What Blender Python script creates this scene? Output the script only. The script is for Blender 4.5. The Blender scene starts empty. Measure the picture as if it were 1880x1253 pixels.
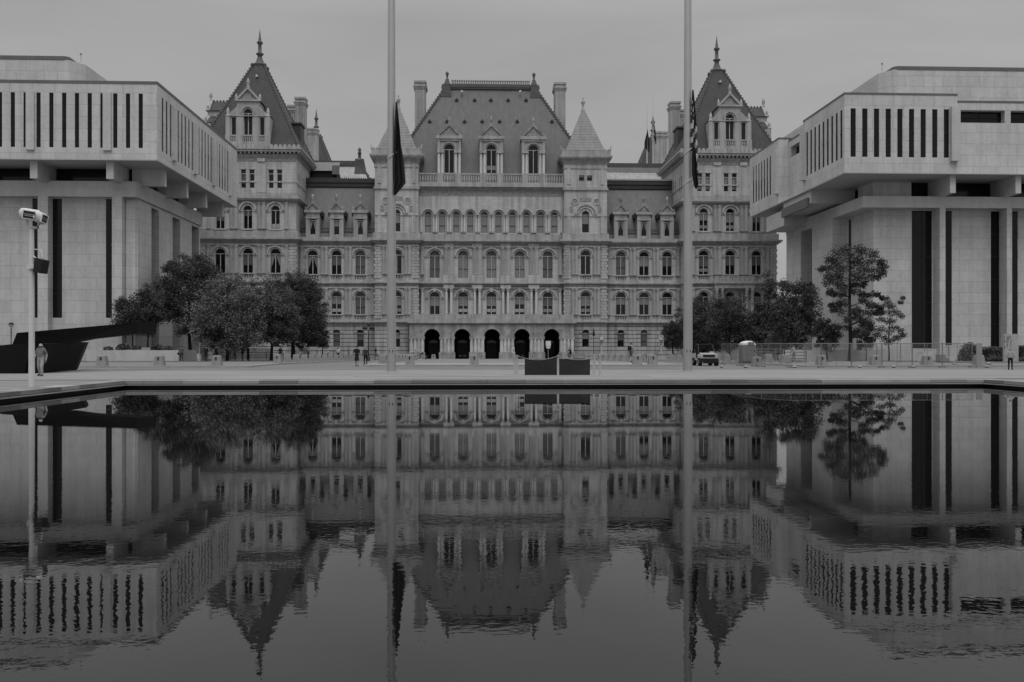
import bpy, bmesh, math, random
from mathutils import Vector, Matrix
R = math.radians
SC = bpy.context.scene
COL = SC.collection
rnd = random.Random(7)

# ---------------------------------------------------------------- camera model (metres; camera stands at the pool's near end)
F, T0, PX0, YH, HC = 1700.0, 0.0424, 940.0, 637.5, 1.52
CT = math.cos(math.atan(T0)); ST = math.sin(math.atan(T0))
def ray(px):
    u = (px - PX0) / F
    return ST + u * CT, CT - u * ST
def X_(px, Y):
    a, b = ray(px); return Y * a / b
def Z_(py, px, Y):
    b = ray(px)[1]; return HC + (YH - py) / F * Y / b
def gz(Y):
    return 0.0 if Y <= 80 else (-0.0086 * (Y - 80) if Y < 195 else -0.989)
def G_(px, py):
    """ground point seen at a pixel of the photograph"""
    a, b = ray(px); k = (py - YH) / (F * b)
    Y = HC / k
    if Y > 80: Y = min(0.832 / max(k - 0.0086, 1e-4), 400)
    return Y * a / b, Y, gz(Y)

# ---------------------------------------------------------------- mesh builder
class MB:
    def __init__(s): s.v = []; s.f = []; s.m = []; s.s = []
    def add(s, vs, fs, m=0, sm=False):
        n = len(s.v); s.v.extend(vs)
        for f in fs:
            s.f.append(tuple(i + n for i in f)); s.m.append(m); s.s.append(sm)
        return s
    def box(s, x0, x1, y0, y1, z0, z1, m=0):
        return s.add([(x0,y0,z0),(x1,y0,z0),(x1,y1,z0),(x0,y1,z0),(x0,y0,z1),(x1,y0,z1),(x1,y1,z1),(x0,y1,z1)],
              [(0,3,2,1),(4,5,6,7),(0,1,5,4),(1,2,6,5),(2,3,7,6),(3,0,4,7)], m)
    def frus(s, cx, cy, z0, z1, a0, b0, a1, b1, m=0, dx=0, dy=0):
        """tapered box: half sizes a0,b0 at the bottom, a1,b1 at the top"""
        return s.add([(cx-a0,cy-b0,z0),(cx+a0,cy-b0,z0),(cx+a0,cy+b0,z0),(cx-a0,cy+b0,z0),
               (cx+dx-a1,cy+dy-b1,z1),(cx+dx+a1,cy+dy-b1,z1),(cx+dx+a1,cy+dy+b1,z1),(cx+dx-a1,cy+dy+b1,z1)],
              [(0,3,2,1),(4,5,6,7),(0,1,5,4),(1,2,6,5),(2,3,7,6),(3,0,4,7)], m)
    def prism(s, pts, y0, y1, m=0, y0b=None):
        """polygon in x,z pulled from y0 to y1"""
        n = len(pts)
        vs = [(p[0], y0, p[1]) for p in pts] + [(p[0], y1, p[1]) for p in pts]
        fs = [tuple(range(n)), tuple(range(2*n-1, n-1, -1))] + [(i, i+n, (i+1) % n + n, (i+1) % n) for i in range(n)]
        return s.add(vs, fs, m)
    def tube(s, pts, rad, n=8, m=0, sm=True, caps=True):
        pts = [Vector(p) for p in pts]
        if not hasattr(rad, '__len__'): rad = [rad] * len(pts)
        vs = []; fs = []
        for i, p in enumerate(pts):
            d = (pts[min(i+1, len(pts)-1)] - pts[max(i-1, 0)])
            if d.length < 1e-9: d = Vector((0,0,1))
            d.normalize()
            a = d.cross(Vector((0,0,1)) if abs(d.z) < .9 else Vector((1,0,0))).normalized(); b = d.cross(a)
            for k in range(n):
                t = 2*math.pi*k/n
                vs.append(tuple(p + (a*math.cos(t) + b*math.sin(t)) * rad[i]))
        for i in range(len(pts)-1):
            for k in range(n):
                fs.append((i*n+k, i*n+(k+1) % n, (i+1)*n+(k+1) % n, (i+1)*n+k))
        s.add(vs, fs, m, sm)
        if caps: s.add([vs[k] for k in range(n)], [tuple(range(n))], m); s.add([vs[(len(pts)-1)*n+k] for k in range(n)], [tuple(range(n))], m)
        return s
    def lathe(s, prof, cx, cy, n=12, m=0, sm=True, sq=1.0):
        """profile [(r,z)...] turned about a vertical axis"""
        vs = []; fs = []
        for r, z in prof:
            for k in range(n):
                t = 2*math.pi*(k+.5)/n
                vs.append((cx + r*math.cos(t), cy + r*math.sin(t)*sq, z))
        for i in range(len(prof)-1):
            for k in range(n):
                fs.append((i*n+k, i*n+(k+1) % n, (i+1)*n+(k+1) % n, (i+1)*n+k))
        fs.append(tuple(range(n))); fs.append(tuple((len(prof)-1)*n+k for k in range(n)))
        return s.add(vs, fs, m, sm)
    def ball(s, c, r, n=10, m=0, sc=(1,1,1)):
        k = n // 2 + 1
        vs = []; fs = []
        for i in range(k+1):
            a = math.pi*i/k
            for j in range(n):
                t = 2*math.pi*j/n
                vs.append((c[0]+r*sc[0]*math.sin(a)*math.cos(t), c[1]+r*sc[1]*math.sin(a)*math.sin(t), c[2]+r*sc[2]*math.cos(a)))
        for i in range(k):
            for j in range(n): fs.append((i*n+j, i*n+(j+1) % n, (i+1)*n+(j+1) % n, (i+1)*n+j))
        return s.add(vs, fs, m, True)
    def mesh(s, name, mats, off=(0,0,0)):
        me = bpy.data.meshes.new(name)
        ox, oy, oz = off
        me.from_pydata([(x-ox, y-oy, z-oz) for x, y, z in s.v], [], s.f)
        for m in (mats if isinstance(mats, (list, tuple)) else [mats]): me.materials.append(m)
        me.polygons.foreach_set('material_index', s.m); me.polygons.foreach_set('use_smooth', s.s)
        me.update(); return me
    def build(s, name, mats, parent=None):
        return link(name, s.mesh(name, mats, wloc(parent)), parent)
def wloc(o):
    v = Vector((0,0,0))
    while o is not None: v += o.location; o = o.parent
    return v
def link(name, me, parent=None, loc=(0,0,0), rz=0):
    o = bpy.data.objects.new(name, me); COL.objects.link(o); o.parent = parent
    o.location = loc; o.rotation_euler = (0,0,rz); return o
def tag(o, label, cat, group=None):
    o['label'] = label; o['category'] = cat
    if group: o['group'] = group
    return o
def thing(name, label, cat, loc=(0,0,0), rz=0, group=None):
    return tag(link(name, None, None, loc, rz), label, cat, group)
def struct(name, mb, mats):
    o = mb.build(name, mats); o['kind'] = 'structure'; return o
def dup(root, loc, rz=0, label=None, sc=None):
    def cp(o, par):
        c = o.copy(); COL.objects.link(c); c.parent = par
        for ch in [x for x in o.children]: cp(ch, c)
        return c
    c = cp(root, None); c.location = loc; c.rotation_euler = (0,0,rz)
    if sc: c.scale = (sc, sc, sc)
    if label: c['label'] = label
    return c

# ---------------------------------------------------------------- materials (all greys: the photograph is black and white)
def mat(name, g, rough=.7, noise=0, scale=1.0, spec=.3, metal=0, streak=0, band=0, vein=0, joint=None, bump=0, isl=0, ramp=None, coat=0):
    m = bpy.data.materials.new(name); m.use_nodes = True
    nt = m.node_tree; N = nt.nodes; L = nt.links; b = N['Principled BSDF']
    b.inputs['Roughness'].default_value = rough; b.inputs['Metallic'].default_value = metal
    b.inputs['Specular IOR Level'].default_value = spec
    b.inputs['Base Color'].default_value = (g, g, g, 1)
    tc = N.new('ShaderNodeTexCoord'); P = tc.outputs['Object']
    val = None
    def math_(op, a, c, clamp=False):
        n = N.new('ShaderNodeMath'); n.operation = op; n.use_clamp = clamp
        for i, q in enumerate((a, c)):
            if q is None: continue
            if isinstance(q, (int, float)): n.inputs[i].default_value = q
            else: L.new(q, n.inputs[i])
        return n.outputs[0]
    def mapr(v, lo, hi, a=.3, c=.7):
        n = N.new('ShaderNodeMapRange'); L.new(v, n.inputs[0])
        n.inputs[1].default_value = a; n.inputs[2].default_value = c; n.inputs[3].default_value = lo; n.inputs[4].default_value = hi
        return n.outputs[0]
    def noise_(vec, sc, det=4, dist=0):
        n = N.new('ShaderNodeTexNoise'); L.new(vec, n.inputs['Vector']); n.inputs['Scale'].default_value = sc
        n.inputs['Detail'].default_value = det; n.inputs['Distortion'].default_value = dist
        return n.outputs['Fac']
    val = math_('ADD', g, 0.0)
    if noise:
        val = math_('MULTIPLY', val, mapr(noise_(P, scale, 5), 1-noise, 1+noise))
        val = math_('MULTIPLY', val, mapr(noise_(P, scale*9, 3), 1-noise*.5, 1+noise*.5))
    if streak:
        mp = N.new('ShaderNodeMapping'); L.new(P, mp.inputs[0]); mp.inputs['Scale'].default_value = (1, 1, .07)
        val = math_('MULTIPLY', val, mapr(noise_(mp.outputs[0], 1.3, 6), 1-streak, 1+streak*.4, .35, .6))
    if vein:
        v_ = math_('ABSOLUTE', math_('SUBTRACT', noise_(P, .55, 5, 1.2), .5), None)
        val = math_('MULTIPLY', val, mapr(v_, 1-vein, 1, 0, .035))
    if band:
        mp = N.new('ShaderNodeMapping'); L.new(P, mp.inputs[0]); mp.inputs['Scale'].default_value = (.05, .9, 1)
        val = math_('MULTIPLY', val, mapr(noise_(mp.outputs[0], 1.0, 6, .6), 1-band, 1+band, .35, .65))
    hgt = None
    if joint:
        w, h, jw, var, dark = joint
        sx = N.new('ShaderNodeSeparateXYZ'); L.new(P, sx.inputs[0])
        cx = N.new('ShaderNodeCombineXYZ'); L.new(math_('ADD', sx.outputs[0], sx.outputs[1]), cx.inputs[0]); L.new(sx.outputs[2], cx.inputs[1])
        br = N.new('ShaderNodeTexBrick'); L.new(cx.outputs[0], br.inputs['Vector'])
        br.inputs['Scale'].default_value = 1; br.inputs['Mortar Size'].default_value = jw; br.inputs['Mortar Smooth'].default_value = .2
        br.inputs['Brick Width'].default_value = w; br.inputs['Row Height'].default_value = h; br.inputs['Bias'].default_value = 0
        br.inputs['Color1'].default_value = (1-var,)*3+(1,); br.inputs['Color2'].default_value = (1+var,)*3+(1,); br.inputs['Mortar'].default_value = (dark,)*3+(1,)
        bw = N.new('ShaderNodeRGBToBW'); L.new(br.outputs['Color'], bw.inputs[0])
        val = math_('MULTIPLY', val, bw.outputs[0]); hgt = br.outputs['Fac']
    if isl:
        ge = N.new('ShaderNodeNewGeometry')
        val = math_('MULTIPLY', val, mapr(ge.outputs['Random Per Island'], 1-isl, 1+isl, 0, 1))
    cc = N.new('ShaderNodeCombineColor')
    for i in range(3): L.new(val, cc.inputs[i])
    L.new(cc.outputs[0], b.inputs['Base Color'])
    if bump:
        bp = N.new('ShaderNodeBump'); bp.inputs['Strength'].default_value = .5; bp.inputs['Distance'].default_value = bump
        if hgt is not None: bp.invert = True; L.new(hgt, bp.inputs['Height'])
        else: L.new(noise_(P, scale*12, 4), bp.inputs['Height'])
        L.new(bp.outputs[0], b.inputs['Normal'])
    if coat: b.inputs['Coat Weight'].default_value = coat; b.inputs['Coat Roughness'].default_value = .1
    return m

M = {}
M['granite'] = mat('granite', .41, .85, .07, .3, .2, streak=.24, joint=(1.5, .62, .02, .05, .74), bump=.01)
M['granite_band'] = mat('granite_band', .335, .85, .09, .5, .2, streak=.22)
M['weathered'] = mat('weathered_granite', .25, .9, .28, .9, .2, streak=.3)
M['rustic'] = mat('rusticated_granite', .37, .85, .10, .35, .2, streak=.3, joint=(80.0, .87, .085, .03, .30), bump=.06)
M['carved'] = mat('carved_granite', .26, .9, .35, 2.6, .2, bump=.12)
M['arcade_stone'] = mat('arcade_stone', .31, .85, .22, .9, .2, streak=.25, joint=(2.0, .9, .012, .08, .8), bump=.01)
M['slate'] = mat('slate', .052, .7, .10, .3, .3, streak=.14, joint=(.5, .32, .03, .06, .86), bump=.02)
M['tile'] = mat('roof_tile', .150, .75, .04, .12, .3, streak=.10, joint=(.6, .5, .05, .04, .90), bump=.02)
M['stone_roof'] = mat('stone_roof', .25, .85, .08, .5, .2, streak=.12, joint=(60.0, .62, .05, .02, .6), bump=.05)
M['roof_metal'] = mat('roof_metal', .035, .6, .2, .6, .4)
M['pale_metal'] = mat('pale_roof_metal', .30, .5, .12, .5, .4, streak=.1, joint=(.9, 1.2, .05, .06, .7))
M['lead'] = mat('lead', .075, .6, .2, 2, .4)
M['marble'] = mat('marble', .475, .6, .06, .3, .3, streak=.09, vein=.10, joint=(2.7, 1.48, .04, .055, .76), bump=.004)
M['soffit'] = mat('plaster_soffit', .42, .8, .06, .3, .2)
M['marble_trim'] = mat('marble_trim', .455, .6, .06, .3, .3, streak=.07, vein=.10, joint=(3.1, 2.4, .02, .04, .84))
M['coping'] = mat('dark_coping', .12, .6, .1, .4)
M['glass'] = mat('window_glass', .008, .06, 0, 1, .45)
M['dark_glass'] = mat('tinted_glass', .006, .1, .3, .25, .3)
M['blind'] = mat('window_blind', .20, .6, .12, 1.1, .4, coat=.3)
M['blind_dim'] = mat('dim_blind', .09, .6, .15, 1.1, .4, coat=.3)
M['paper'] = mat('white_paper', .36, .6)
M['sash'] = mat('sash_paint', .42, .6, .06, 2)
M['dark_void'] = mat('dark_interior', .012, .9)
M['door'] = mat('dark_door', .015, .5, .2, 2)
M['plaza'] = mat('plaza_stone', .36, .75, .09, .12, .25)
M['asphalt'] = mat('asphalt', .14, .9, .12, .15, .2)
M['paving'] = mat('pale_paving', .22, .8, .1, .2, .2)
M['pave_grey'] = mat('pavement_slabs', .15, .8, .12, .25, .2)
M['kerb'] = mat('kerb_stone', .28, .8, .12, .8)
M['pool_stone'] = mat('pool_coping_stone', .20, .5, .28, .35, .35)
M['pool_wall'] = mat('pool_wall', .008, .5, .2, 1)
M['steel'] = mat('brushed_steel', .42, .38, .06, .5, .5, metal=.75)
M['white_paint'] = mat('white_paint', .52, .5, .05, 1.5)
M['grey_paint'] = mat('grey_paint', .24, .5, .06, 1.5)
M['black_steel'] = mat('black_steel', .006, .62, .25, .4, .12)
M['black'] = mat('black_plastic', .010, .6, .1, 2)
M['iron'] = mat('dark_iron', .018, .6, .1, 2)
M['rubber'] = mat('rubber', .012, .9)
M['concrete'] = mat('concrete', .22, .9, .14, 2.5, .2, streak=.15)
M['flag_dark'] = mat('dark_flag_cloth', .014, .9, .2, .8)
M['flag_red'] = mat('flag_stripe', .03, .9)
M['flag_white'] = mat('flag_white', .40, .9)
M['black_cloth'] = mat('black_cloth', .006, .95)
M['bark'] = mat('bark', .022, .95, .25, 3, .1, streak=.2)
M['leaf_dark'] = mat('leaf_dark', .068, .9, .35, .45, .08, isl=.28)
M['leaf_mid'] = mat('leaf_mid', .102, .9, .35, .45, .08, isl=.28)
M['leaf_light'] = mat('leaf_light', .125, .9, .3, .45, .08, isl=.25)
M['soil'] = mat('soil', .05, .95, .3, 2)
M['wood'] = mat('weathered_wood', .12, .8, .2, 2)
M['skin'] = mat('skin', .26, .6); M['skin_dark'] = mat('skin_dark', .10, .6)
M['hair'] = mat('hair', .02, .7); M['hair_grey'] = mat('grey_hair', .25, .7)
for k, g in dict(c_black=.008, c_dark=.03, c_mid=.075, c_grey=.13, c_light=.27, c_white=.45).items(): M[k] = mat('cloth_' + k[2:], g, .9, .1, 8)
M['lamp_glass'] = mat('lamp_glass', .4, .3)
M['net'] = mat('fence_wire', .2, .5, metal=.3)

# ---------------------------------------------------------------- camera, sky, sun
cam = bpy.data.cameras.new('camera'); co = bpy.data.objects.new('camera', cam); COL.objects.link(co)
co.location = (0, 0, HC); co.rotation_euler = (R(90), 0, -math.atan(T0))
cam.sensor_width = 36; cam.lens = F / 1880 * 36; cam.shift_y = (YH - 626.5) / 1880
cam.clip_start = .1; cam.clip_end = 4000
SC.camera = co
SUN_EL, SUN_AZ = 60, 178      # azimuth measured clockwise from +Y (north): behind the camera, to the right
w = bpy.data.worlds.new('World'); SC.world = w; w.use_nodes = True
nt = w.node_tree; N = nt.nodes; L = nt.links; bg = N['Background']
sky = N.new('ShaderNodeTexSky'); sky.sky_type = 'NISHITA'; sky.sun_disc = False
sky.sun_elevation = R(SUN_EL); sky.sun_rotation = R(SUN_AZ); sky.air_density = 1.0; sky.dust_density = 3
bw = N.new('ShaderNodeRGBToBW'); L.new(sky.outputs[0], bw.inputs[0])
tc = N.new('ShaderNodeTexCoord'); sp = N.new('ShaderNodeSeparateXYZ'); L.new(tc.outputs['Generated'], sp.inputs[0])
mr = N.new('ShaderNodeMapRange'); L.new(sp.outputs[2], mr.inputs[0])
for i, v in enumerate((.33, .97, 3.5, 17.0)): mr.inputs[i+1].default_value = v
mp = N.new('ShaderNodeMapping'); L.new(tc.outputs['Generated'], mp.inputs[0]); mp.inputs['Scale'].default_value = (1.6, 1.6, 6)
no = N.new('ShaderNodeTexNoise'); L.new(mp.outputs[0], no.inputs['Vector']); no.inputs['Scale'].default_value = 1.7; no.inputs['Detail'].default_value = 5
no.inputs['Distortion'].default_value = .6
m2 = N.new('ShaderNodeMapRange'); L.new(no.outputs['Fac'], m2.inputs[0])
for i, v in enumerate((.3, .7, .91, 1.09)): m2.inputs[i+1].default_value = v
def wm(op, a, b):
    n = N.new('ShaderNodeMath'); n.operation = op
    for i, q in enumerate((a, b)):
        if isinstance(q, (int, float)): n.inputs[i].default_value = q
        else: L.new(q, n.inputs[i])
    return n.outputs[0]
tot = wm('ADD', wm('MULTIPLY', mr.outputs[0], m2.outputs[0]), wm('MULTIPLY', bw.outputs[0], .10))
cb = N.new('ShaderNodeCombineColor')
for i in range(3): L.new(tot, cb.inputs[i])
L.new(cb.outputs[0], bg.inputs[0]); bg.inputs[1].default_value = .1
sl = bpy.data.lights.new('sun', 'SUN'); sl.energy = .85; sl.angle = R(22); sl.color = (1, 1, 1)
so = bpy.data.objects.new('sun', sl); COL.objects.link(so)
d = Vector((math.sin(R(SUN_AZ))*math.cos(R(SUN_EL)), math.cos(R(SUN_AZ))*math.cos(R(SUN_EL)), math.sin(R(SUN_EL))))
so.rotation_euler = d.to_track_quat('Z', 'Y').to_euler(); so.location = (40, -60, 90)
SC.view_settings.view_transform = 'Standard'; SC.view_settings.look = 'None'; SC.view_settings.exposure = 0; SC.view_settings.gamma = 1
# ---------------------------------------------------------------- wall helpers: T maps (along, up, out) to the world
def TS(y): return lambda u, v, d: (u, y - d, v)
def TE(x): return lambda u, v, d: (x + d, u, v)
def TW(x): return lambda u, v, d: (x - d, u, v)
def tbox(mb, T, u0, u1, v0, v1, d0, d1, m=0):
    mb.add([T(u0,v0,d0),T(u1,v0,d0),T(u1,v0,d1),T(u0,v0,d1),T(u0,v1,d0),T(u1,v1,d0),T(u1,v1,d1),T(u0,v1,d1)],
           [(0,3,2,1),(4,5,6,7),(0,1,5,4),(1,2,6,5),(2,3,7,6),(3,0,4,7)], m)
def facade(mb, T, u0, u1, v0, v1, ops, depth=.5, m=0, seg=12):
    """wall face with real openings (centre, width, bottom, top, arched) and their reveals"""
    def q(a, b, c, d): mb.add([T(*a), T(*b), T(*c), T(*d)], [(0,1,2,3)], m)
    cur = u0
    for uc, w, vb, vt, ar in sorted(ops):
        l, r = uc - w/2, uc + w/2
        if l > cur + 1e-6: q((cur,v0,0),(l,v0,0),(l,v1,0),(cur,v1,0))
        if vb > v0 + 1e-6: q((l,v0,0),(r,v0,0),(r,vb,0),(l,vb,0))
        if ar:
            vs = vt - w/2
            pts = [(uc - w/2*math.cos(math.pi*i/seg), vs + w/2*math.sin(math.pi*i/seg)) for i in range(seg+1)]
        else: vs = vt; pts = [(l, vt), (r, vt)]
        for a, b in zip(pts, pts[1:]):
            q((a[0],a[1],0),(b[0],b[1],0),(b[0],v1,0),(a[0],v1,0))
            q((a[0],a[1],0),(b[0],b[1],0),(b[0],b[1],-depth),(a[0],a[1],-depth))
        q((l,vb,0),(r,vb,0),(r,vb,-depth),(l,vb,-depth))
        q((l,vb,0),(l,vs,0),(l,vs,-depth),(l,vb,-depth)); q((r,vb,0),(r,vs,0),(r,vs,-depth),(r,vb,-depth))
        cur = r
    if u1 > cur + 1e-6: q((cur,v0,0),(u1,v0,0),(u1,v1,0),(cur,v1,0))
def ring(mb, T, uc, vs, r0, r1, d0, d1, m=0, seg=14, a0=0, a1=180):
    """projecting arch moulding"""
    vv = []
    for i in range(seg+1):
        t = R(a0 + (a1-a0)*i/seg); c, s = math.cos(t), math.sin(t)
        vv += [T(uc-r0*c, vs+r0*s, d1), T(uc-r1*c, vs+r1*s, d1), T(uc-r1*c, vs+r1*s, d0), T(uc-r0*c, vs+r0*s, d0)]
    fs = []
    for i in range(seg):
        for k in range(4): fs.append((i*4+k, i*4+(k+1) % 4, i*4+4+(k+1) % 4, i*4+4+k))
    fs += [(0,1,2,3), (seg*4, seg*4+1, seg*4+2, seg*4+3)]
    mb.add(vv, fs, m)
def balusters(mb, T, u0, u1, v0, v1, d, pitch=.42, m=0, thick=.34):
    """stone railing: two rails and tapering balusters"""
    h = v1 - v0
    tbox(mb, T, u0, u1, v1 - .14*h, v1, d - thick/2, d + thick/2, m)
    tbox(mb, T, u0, u1, v0, v0 + .14*h, d - thick/2, d + thick/2, m)
    n = max(1, int((u1-u0)/pitch)); p = (u1-u0)/n
    for i in range(n):
        u = u0 + p*(i+.5); k = p*.26; z0 = v0 + .14*h; z1 = v1 - .14*h; zm = z0 + (z1-z0)*.35
        for a, b, ra, rb in ((z0, zm, k*.7, k*1.15), (zm, z1, k*1.15, k*.6)):
            mb.add([T(u-ra,a,d-ra),T(u+ra,a,d-ra),T(u+ra,a,d+ra),T(u-ra,a,d+ra),T(u-rb,b,d-rb),T(u+rb,b,d-rb),T(u+rb,b,d+rb),T(u-rb,b,d+rb)],
                   [(0,1,5,4),(1,2,6,5),(2,3,7,6),(3,0,4,7)], m)

# ---------------------------------------------------------------- ground, road, pavements, pool
XA = 4.0
PX0_, PX1_, PYF, PYN, ZW = -15.5, 23.7, 42.0, 1.6, -.307
def sheet(x0, x1, ys, dz, mb=None, m=0, skirt=0):
    mb = mb or MB()
    for a, b in zip(ys, ys[1:]):
        mb.add([(x0,a,gz(a)+dz),(x1,a,gz(a)+dz),(x1,b,gz(b)+dz),(x0,b,gz(b)+dz)], [(0,1,2,3)], m)
    return mb
g = MB()
sheet(-1800, 1800, [60, 80, 195, 2600], 0, g)
struct('road', g, M['asphalt'])
p = MB()
for x0, x1, y0, y1 in ((-400, PX0_-.9, -60, PYF+.9), (PX1_+.9, 400, -60, PYF+.9), (PX0_-.9, PX1_+.9, -60, PYN-.9)):
    p.add([(x0,y0,0),(x1,y0,0),(x1,y1,0),(x0,y1,0)], [(0,1,2,3)])
p.box(-400, 400, PYF+.9, 60.0, -.3, .03)
struct('plaza_paving', p, mat('plaza_slabs', .20, .75, .10, .12, .25, band=.12, joint=(2.4, 2.4, .03, .04, .85)))
# lettered courses of small setts laid in the plaza between the flagpoles
cop = MB()
for a in range(24):
    t0 = PX0_ - .9 + (PX1_-PX0_+1.8) * a/24; t1 = t0 + (PX1_-PX0_+1.8)/24 - .012
    cop.box(t0, t1, PYF, PYF+.9, -.13, .012)
ny = 26
for a in range(ny):
    y0 = PYN - .9 + (PYF-PYN+.9) * a/ny; y1 = y0 + (PYF-PYN+.9)/ny - .012
    cop.box(PX0_-.9, PX0_, y0, y1, -.13, .012); cop.box(PX1_, PX1_+.9, y0, y1, -.13, .012)
cop.box(PX0_, PX1_, PYN-.9, PYN, -.13, .012)
pool_coping = struct('pool_coping', cop, mat('pool_coping_slab', .20, .55, .12, .5, .35, isl=.42))
pw = MB()
for x0, x1, y0, y1 in ((PX0_-.9, PX1_+.9, PYF+.12, PYF+.5), (PX0_-.5, PX0_-.12, PYN, PYF+.12), (PX1_+.12, PX1_+.5, PYN, PYF+.12), (PX0_-.9, PX1_+.9, PYN-.5, PYN-.12)):
    pw.box(x0, x1, y0, y1, -1.1, -.135)
pw.box(PX0_-.9, PX1_+.9, PYN-.5, PYF+.5, -1.2, -1.1)
struct('pool_basin', pw, M['pool_wall'])
le = MB()      # thin bright overflow lip just under the coping
le.box(PX0_+.03, PX1_-.03, PYF-.07, PYF+.12, -.195, -.158); le.box(PX0_-.12, PX0_+.07, PYN, PYF+.12, -.195, -.158); le.box(PX1_-.07, PX1_+.12, PYN, PYF+.12, -.195, -.158)
struct('pool_lip', le, M['kerb'])
wm_ = bpy.data.materials.new('pool_water'); wm_.use_nodes = True
nt = wm_.node_tree; N = nt.nodes; L = nt.links; b = N['Principled BSDF']
b.inputs['Base Color'].default_value = (.004, .004, .004, 1); b.inputs['Roughness'].default_value = 0.0; b.inputs['IOR'].default_value = 1.52
tc = N.new('ShaderNodeTexCoord')
def wn(sx, sy, sc, det, dist=.4):
    mp = N.new('ShaderNodeMapping'); L.new(tc.outputs['Object'], mp.inputs[0]); mp.inputs['Scale'].default_value = (sx, sy, 1)
    n = N.new('ShaderNodeTexNoise'); L.new(mp.outputs[0], n.inputs['Vector']); n.inputs['Scale'].default_value = sc
    n.inputs['Detail'].default_value = det; n.inputs['Distortion'].default_value = dist; return n.outputs['Fac']
def wadd(a, k, b2):
    n = N.new('ShaderNodeMath'); n.operation = 'MULTIPLY_ADD'; L.new(a, n.inputs[0]); n.inputs[1].default_value = k
    if b2 is None: n.inputs[2].default_value = 0
    else: L.new(b2, n.inputs[2])
    return n.outputs[0]
h = wadd(wn(.8, 1.0, 14.0, 1.5), .62, wadd(wn(.6, 1.0, 3.2, 2), 1.0, None))
# gusts: ripples come and go over the pool
gm = N.new('ShaderNodeMapRange'); L.new(wn(.5, 1, .16, 2), gm.inputs[0])
for i, v in enumerate((.35, .65, .55, 1.25)): gm.inputs[i+1].default_value = v
mm = N.new('ShaderNodeMath'); mm.operation = 'MULTIPLY'; L.new(h, mm.inputs[0]); L.new(gm.outputs[0], mm.inputs[1])
# the water lies calmer towards the sheltered far wall
sy = N.new('ShaderNodeSeparateXYZ'); L.new(tc.outputs['Object'], sy.inputs[0]); cm = N.new('ShaderNodeMapRange'); cm.interpolation_type = 'SMOOTHSTEP'; L.new(sy.outputs[1], cm.inputs[0])
for i, v in enumerate((7.0, 26.0, 1.0, .10)): cm.inputs[i+1].default_value = v
m3 = N.new('ShaderNodeMath'); m3.operation = 'MULTIPLY'; L.new(mm.outputs[0], m3.inputs[0]); L.new(cm.outputs[0], m3.inputs[1]); mm = m3
bp = N.new('ShaderNodeBump'); bp.inputs['Strength'].default_value = 1; bp.inputs['Distance'].default_value = .0006
L.new(mm.outputs[0], bp.inputs['Height']); L.new(bp.outputs[0], b.inputs['Normal'])
wa = MB(); wa.add([(PX0_-.15,PYN-.15,ZW),(PX1_+.15,PYN-.15,ZW),(PX1_+.15,PYF+.15,ZW),(PX0_-.15,PYF+.15,ZW)], [(0,1,2,3)])
struct('water', wa, wm_)

def slope_box(mb, x0, x1, y0, y1, dz, m=0, step=5.0):
    """raised slab that follows the slope of the ground"""
    n = max(1, int((y1-y0)/step)); ys = [y0 + (y1-y0)*i/n for i in range(n+1)]
    if y0 < 80 < y1: ys = sorted(set(ys + [80.0]))
    for a, b in zip(ys, ys[1:]):
        za, zb = gz(a), gz(b)
        mb.add([(x0,a,za-.3),(x1,a,za-.3),(x1,b,zb-.3),(x0,b,zb-.3),(x0,a,za+dz),(x1,a,za+dz),(x1,b,zb+dz),(x0,b,zb+dz)],
               [(4,5,6,7),(0,1,5,4),(1,2,6,5),(2,3,7,6),(3,0,4,7)], m)
pv = MB(); slope_box(pv, -170, -17.0, 69.3, 188, .12); slope_box(pv, 25.6, 190, 69.3, 188, .12)
struct('pavement', pv, M['pave_grey'])
kb = MB()
slope_box(kb, -170, -40.2, 69.0, 69.3, .13); slope_box(kb, -36.6, -17.0, 69.0, 69.3, .13); slope_box(kb, -17.0, -16.6, 69.0, 188, .13)
slope_box(kb, 25.6, 190, 69.0, 69.3, .13); slope_box(kb, 25.2, 25.6, 69.0, 188, .13)
slope_box(kb, -8.4, 16.3, 72.0, 72.35, .15); slope_box(kb, -8.4, -8.05, 72.35, 150, .15); slope_box(kb, 15.95, 16.3, 72.35, 150, .15)
struct('kerb', kb, M['kerb'])
isl = MB(); slope_box(isl, -8.05, 15.95, 72.35, 150, .14)
struct('entrance_paving', isl, M['paving'])
st = MB()
for i in range(9):
    y = 84 + i * 8.0
    slope_box(st, -7.2, 15.1, y, y + 5.2, .17)
struct('entrance_steps', st, mat('step_stone', .21, .8, .1, .2, .2))
band = MB()
for i in range(5): band.box(-400, 400, 45.5 + i*2.9, 45.95 + i*2.9, -.1, .034)
struct('plaza_band', band, mat('plaza_band', .235, .75, .1, .15, .25))
setts = MB(); setts.box(-6.0, 9.0, 46.6, 53.2, -.1, .037)
struct('brick_paving', setts, mat('sett_paving', .20, .8, .1, .5, .2, joint=(1.2, .5, .03, .08, .62)))
verge = MB(); slope_box(verge, 44, 95, 79.5, 112, .15); slope_box(verge, -50, -18.6, 97, 160, .135)  # mulch beds; the left one is widened so its dark colour includes tree shade
struct('planting_bed_and_shade', verge, mat('mulch_and_tree_shade', .09, .95, .3, 1.2))

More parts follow.
